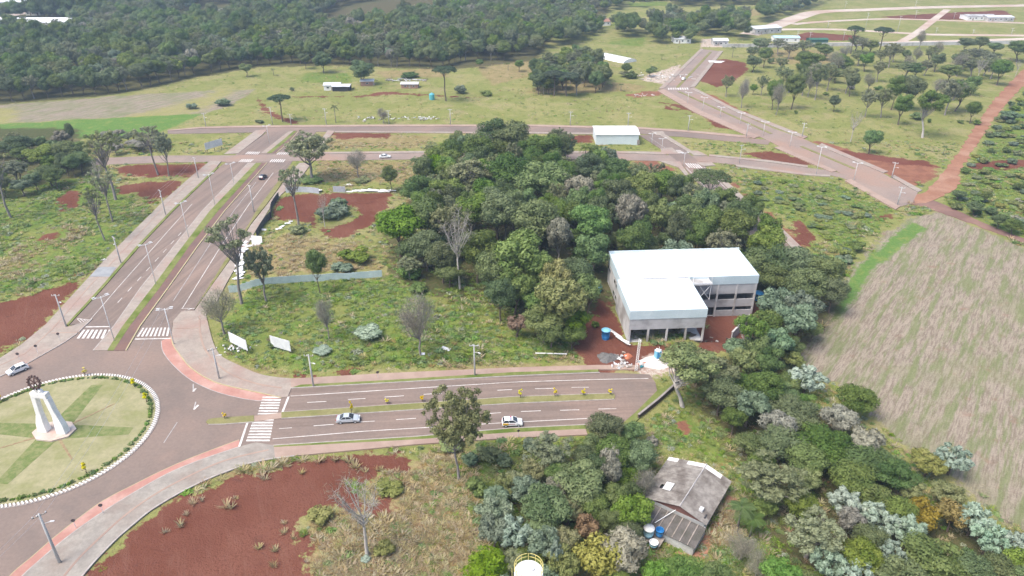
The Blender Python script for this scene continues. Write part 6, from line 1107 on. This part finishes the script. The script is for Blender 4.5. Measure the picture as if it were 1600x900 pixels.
rubble(970, 563, 34, .9, 1.3, 'debris pile of boards and sacks beside the steel truss'); rubble(972, 573, 20, 1.0, .5, 'low debris at the pavement edge of the yard'); rubble(1000, 570, 10, .5, .5, 'small pile of rubble right of the steel truss', mats=[ORB, SPK, TTEAL]); rubble(1150, 520, 22, 2.2, 1.2, 'scattered timber and rubble in the dark courtyard', mats=[WOOD, SPK, BARK]); rubble(1105, 530, 16, 1.2, 1.4, 'brown timber heap beside the wing corner', mats=[WOOD, BARK]); rubble(372, 547, 30, 1.8, .7, 'white litter scattered under the left billboard', 'litter', [SHW, SHW, SPK], (.2, .45)); rubble(581, 186, 22, 3, 2, 'white and dark rubbish heap in the meadow by the far street', mats=[SHW, BARK, SPK], size=(.6, 1.6)); rubble(625, 184, 26, 9, 2, 'pale rubble line in the meadow by the far street', mats=[SPK, SHW, BARK], size=(.6, 1.8)); rubble(662, 186, 18, 3, 1.2, 'pale rubble heap right of the rubble line in the meadow', mats=[SPK, SHW], size=(.6, 1.8))
rubble(1035, 120, 60, 9, 6, 'pale rubble field beside the far main road', mats=[SPK, SHW, LIME], size=(1.0, 3.2)); rubble(1003, 149, 14, 3, 1.5, 'rubble heap on the dirt path below the far main road', mats=[SPK, SHW], size=(.8, 2)); rubble(625, 125, 24, 6, 2, 'timber pile beside the far brick shed', 'timber_pile', [WOOD, BARK, STEEL], (2, 5)); rubble(648, 126, 18, 5, 1.5, 'pale board stack above the far brick shed', 'timber_pile', [METR, WOOD], (2, 5)); rubble(163, 407, 8, .4, .3, 'small white litter heap by the grey access slab', 'litter', [SHW, SPK], (.3, .6))
pile('plank_stack', 'white planks leaning at the front left corner of the concrete building', 'planks', [(962 + 13 * t, 522 + 14 * t + g.normal(), 4.2, .35, -1.0 + g.normal() * .08) for t in np.linspace(0, 1, 9)])
x, y, z = yx(993, 578); tr = thing('steel_truss', 'upright white steel truss mast standing in the building yard', 'truss', (x, y, z), .2)
Lp = [Vector((sx * .25, sy * .25, 0)) for sx, sy in ((-1, -1), (1, -1), (0, 1))]; TT = Vector((.6, .9, height_for(993, 578, 533)))
for p in Lp: MB().tube([p, p + TT], .05, 5).build('chord', WHITE, tr)
for k in range(14):
    for i in range(3): a, b_ = Lp[i] + TT * (k / 14), Lp[(i + 1) % 3] + TT * ((k + 1) / 14); MB().tube([a, b_], .03, 4, False).build('lacing', WHITE, tr)
x, y, z = yx(1027, 560); tl = thing('portable_toilet', 'blue portable toilet with white roof in the building yard', 'toilet', (x, y, z), .25)
MB().box((0, 0, 1.05), (1.15, 1.15, 2.1)).build('cabin', M('toilet_blue', (.22, .52, .68), (.18, .46, .62), .8, .5, .4, world=False), tl); MB().lathe((0, 0, 2.1), [(.83, .0), (.80, .12), (.4, .26), (.05, .3)], 4).build('roof', SHW, tl); MB().box((0, -.60, 1.0), (.72, .05, 1.85)).build('door', M('toilet_door', (.03, .25, .5), (.03, .22, .45), .8, .5, .4), tl); MB().box((0, 0, .04), (1.25, 1.25, .12)).build('base', STEEL, tl); MB().tube([(.4, .4, 2.1), (.4, .4, 2.7)], .05, 6).build('vent_pipe', WHITE, tl)
x, y, z = yx(675, 156); tk = thing('field_tank', 'small turquoise tank cabin in the far meadow', 'tank', (x, y, z)); MB().lathe((0, 0, 0), [(1.3, -.2), (1.4, 2.6), (1.0, 3.0), (.1, 3.2)], 16).build('shell', M('turq', (.12, .42, .48), (.10, .38, .43)), tk); MB().lathe((0, 0, 2.9), [(.5, 0), (.5, .4), (.1, .5)], 12).build('lid', LIDB, tk)
# ------------------------------------------------------------------ cars
TYRE = M('tyre', (.02, .02, .02), (.03, .03, .03), 1, .9, .1, world=False); RIMM = M('wheel_rim', (.45, .46, .47), (.4, .4, .41), 1, .35, .6, world=False); HL = M('headlight', (.75, .77, .78), (.68, .7, .71), 1, .2, .6, world=False); TLR = M('tail_light', (.40, .03, .03), (.35, .03, .03), 1, .3, .5, world=False)
CGL = M('car_glass', (.03, .035, .045), (.04, .05, .06), 1, .08, .7, world=False)
def car(u0, v0, u1, v1, label, paint, sedan=False, police=False, L=None):
    """car standing between photo points of its rear and front wheels' ground line"""
    a, b_ = np.array(G(u0, v0)), np.array(G(u1, v1)); d = b_ - a; Lr = L or np.hypot(*d); rz = math.atan2(d[1], d[0]); c = (a + b_) / 2; t = thing('police_car' if police else 'car', label, 'car', (c[0], c[1], .05), rz, 'cars'); W = 1.72; h = Lr / 2
    def ext(prof, w0, w1, y=0):   # profile (x, z) extruded across the car; w(z) tapers
        mb = MB(); n = len(prof); zs = [p[1] for p in prof]; zl, zh = min(zs), max(zs)
        for s in (-1, 1): mb.v += [(x, s * (w0 + (w1 - w0) * (z - zl) / (zh - zl)) / 2, z) for x, z in prof]
        mb.f += [tuple(range(n)), tuple(range(2 * n - 1, n - 1, -1))] + [(i, i + n, (i + 1) % n + n, (i + 1) % n) for i in range(n)]; return mb
    k = h / 2.1
    if sedan: low = [(-2.1, .35), (-2.08, .75), (-1.95, .95), (-1.35, 1.0), (.85, .98), (1.75, .82), (2.08, .62), (2.1, .35)]; cab = [(-1.45, .99), (-.75, 1.42), (.25, 1.44), (1.0, .97)]
    else: low = [(-2.05, .35), (-2.08, .7), (-1.98, 1.0), (-1.2, 1.02), (.95, 1.0), (1.75, .85), (2.08, .62), (2.1, .35)]; cab = [(-1.9, 1.01), (-1.5, 1.46), (.2, 1.5), (1.12, .99)]
    low = [(x * k, z) for x, z in low]; cab = [(x * k, z) for x, z in cab]
    ext(low, W, W * .94).build('body', paint, t, bevel=.07); ext(cab, W * .93, W * .74).build('glasshouse', CGL, t, bevel=.03)
    zt = cab[1][1]; x0, x1 = cab[1][0] + .05, cab[2][0] - .05; MB().box(((x0 + x1) / 2, 0, zt + .02), (x1 - x0 + .12, W * .75, .07)).build('roof', paint, t, bevel=.03)
    for s in (-1, 1):
        for (xa, za), (xb, zb) in ((cab[0], cab[1]), (cab[3], cab[2]), (((cab[0][0] + cab[3][0]) / 2 - .1, 1.0), ((x0 + x1) / 2 - .1, zt))): MB().tube([(xa, s * W * .465, za), (xb, s * W * .378, zb)], .045, 5).build('pillar', paint, t)
        for x in (-1.28 * k, 1.3 * k):
            wl = MB().tube([(x, s * (W / 2 - .16), .31), (x, s * (W / 2 + .02), .31)], .31, 16).build('wheel', TYRE, t); MB().tube([(x, s * (W / 2 + .0), .31), (x, s * (W / 2 + .03), .31)], .2, 12).build('rim', RIMM, wl)
        MB().box((h - .1, s * .6, .68), (.14, .36, .16)).build('headlight', HL, t); MB().box((-h + .07, s * .66, .8), (.14, .26, .24)).build('tail_light', TLR, t); MB().box((cab[3][0] - .3, s * (W / 2 + .08), 1.02), (.16, .2, .12)).build('mirror', paint, t)
    MB().box((h - .03, 0, .48), (.1, 1.1, .18)).build('grille', TYRE, t); MB().box((0, 0, .33), (Lr * .82, W * .9, .12)).build('sill', TYRE, t)
    if police:
        YB = M('police_yellow', (.72, .44, .03), (.68, .40, .03), 1, .5, .4, world=False)
        for s in (-1, 1): MB().box((-h * .62, s * (W / 2 - .015), .74), (Lr * .26, .05, .42)).build('yellow_panel', YB, t); MB().box((-.1, s * (W / 2 - .012), .72), (Lr * .34, .04, .16)).build('stripe', M('police_stripe', (.45, .25, .28), (.4, .22, .25)), t)
        lb = MB().box((-.25, 0, zt + .13), (.3, 1.1, .14)).build('light_bar', M('light_bar', (.35, .36, .45), (.3, .3, .4)), t); MB().box((-.25, .35, zt + .135), (.26, .3, .15)).build('lamp', TLR, lb)
CW = M('paint_white', (.78, .79, .80), (.75, .76, .77), 1, .25, .5, world=False); CS = M('paint_silver', (.56, .60, .64), (.52, .56, .60), 1, .25, .6, metal=.3, world=False); CD = M('paint_dark', (.05, .05, .065), (.04, .04, .055), 1, .25, .5, world=False)
car(43, 575, 14, 587, 'white hatchback driving round the roundabout at the left edge', CW, L=4.1); car(526, 659, 563, 657, 'silver sedan on the lower boulevard lane', CS, True, L=4.5); car(785, 664, 815, 663, 'white police hatchback with yellow rear panel on the boulevard', CW, police=True, L=4.0)
car(406, 283, 416, 275, 'dark car driving up the avenue', CD, L=4.1); car(594, 247, 609, 246.5, 'white car on the near cross street behind the red lot', CW, True, L=4.5); car(1065, 128, 1070, 122, 'white car on the far main road', CW, L=4.2)
# ------------------------------------------------------------------ haze
def haze(dens):
    m = bpy.data.materials.new('haze_air'); m.use_nodes = True; nt = m.node_tree; nt.nodes.clear(); o = nt.nodes.new('ShaderNodeOutputMaterial'); v = nt.nodes.new('ShaderNodeVolumePrincipled')
    v.inputs['Color'].default_value = (.60, .79, 1.0, 1); v.inputs['Density'].default_value = dens; v.inputs['Anisotropy'].default_value = .2; nt.links.new(v.outputs[0], o.inputs['Volume'])
    h = MB().box((0, 1700, 46), (7200, 4000, 102)).build('haze', m); tag(h, 'thin pale air haze over the whole valley', 'haze', kind='stuff')
haze(.00026)
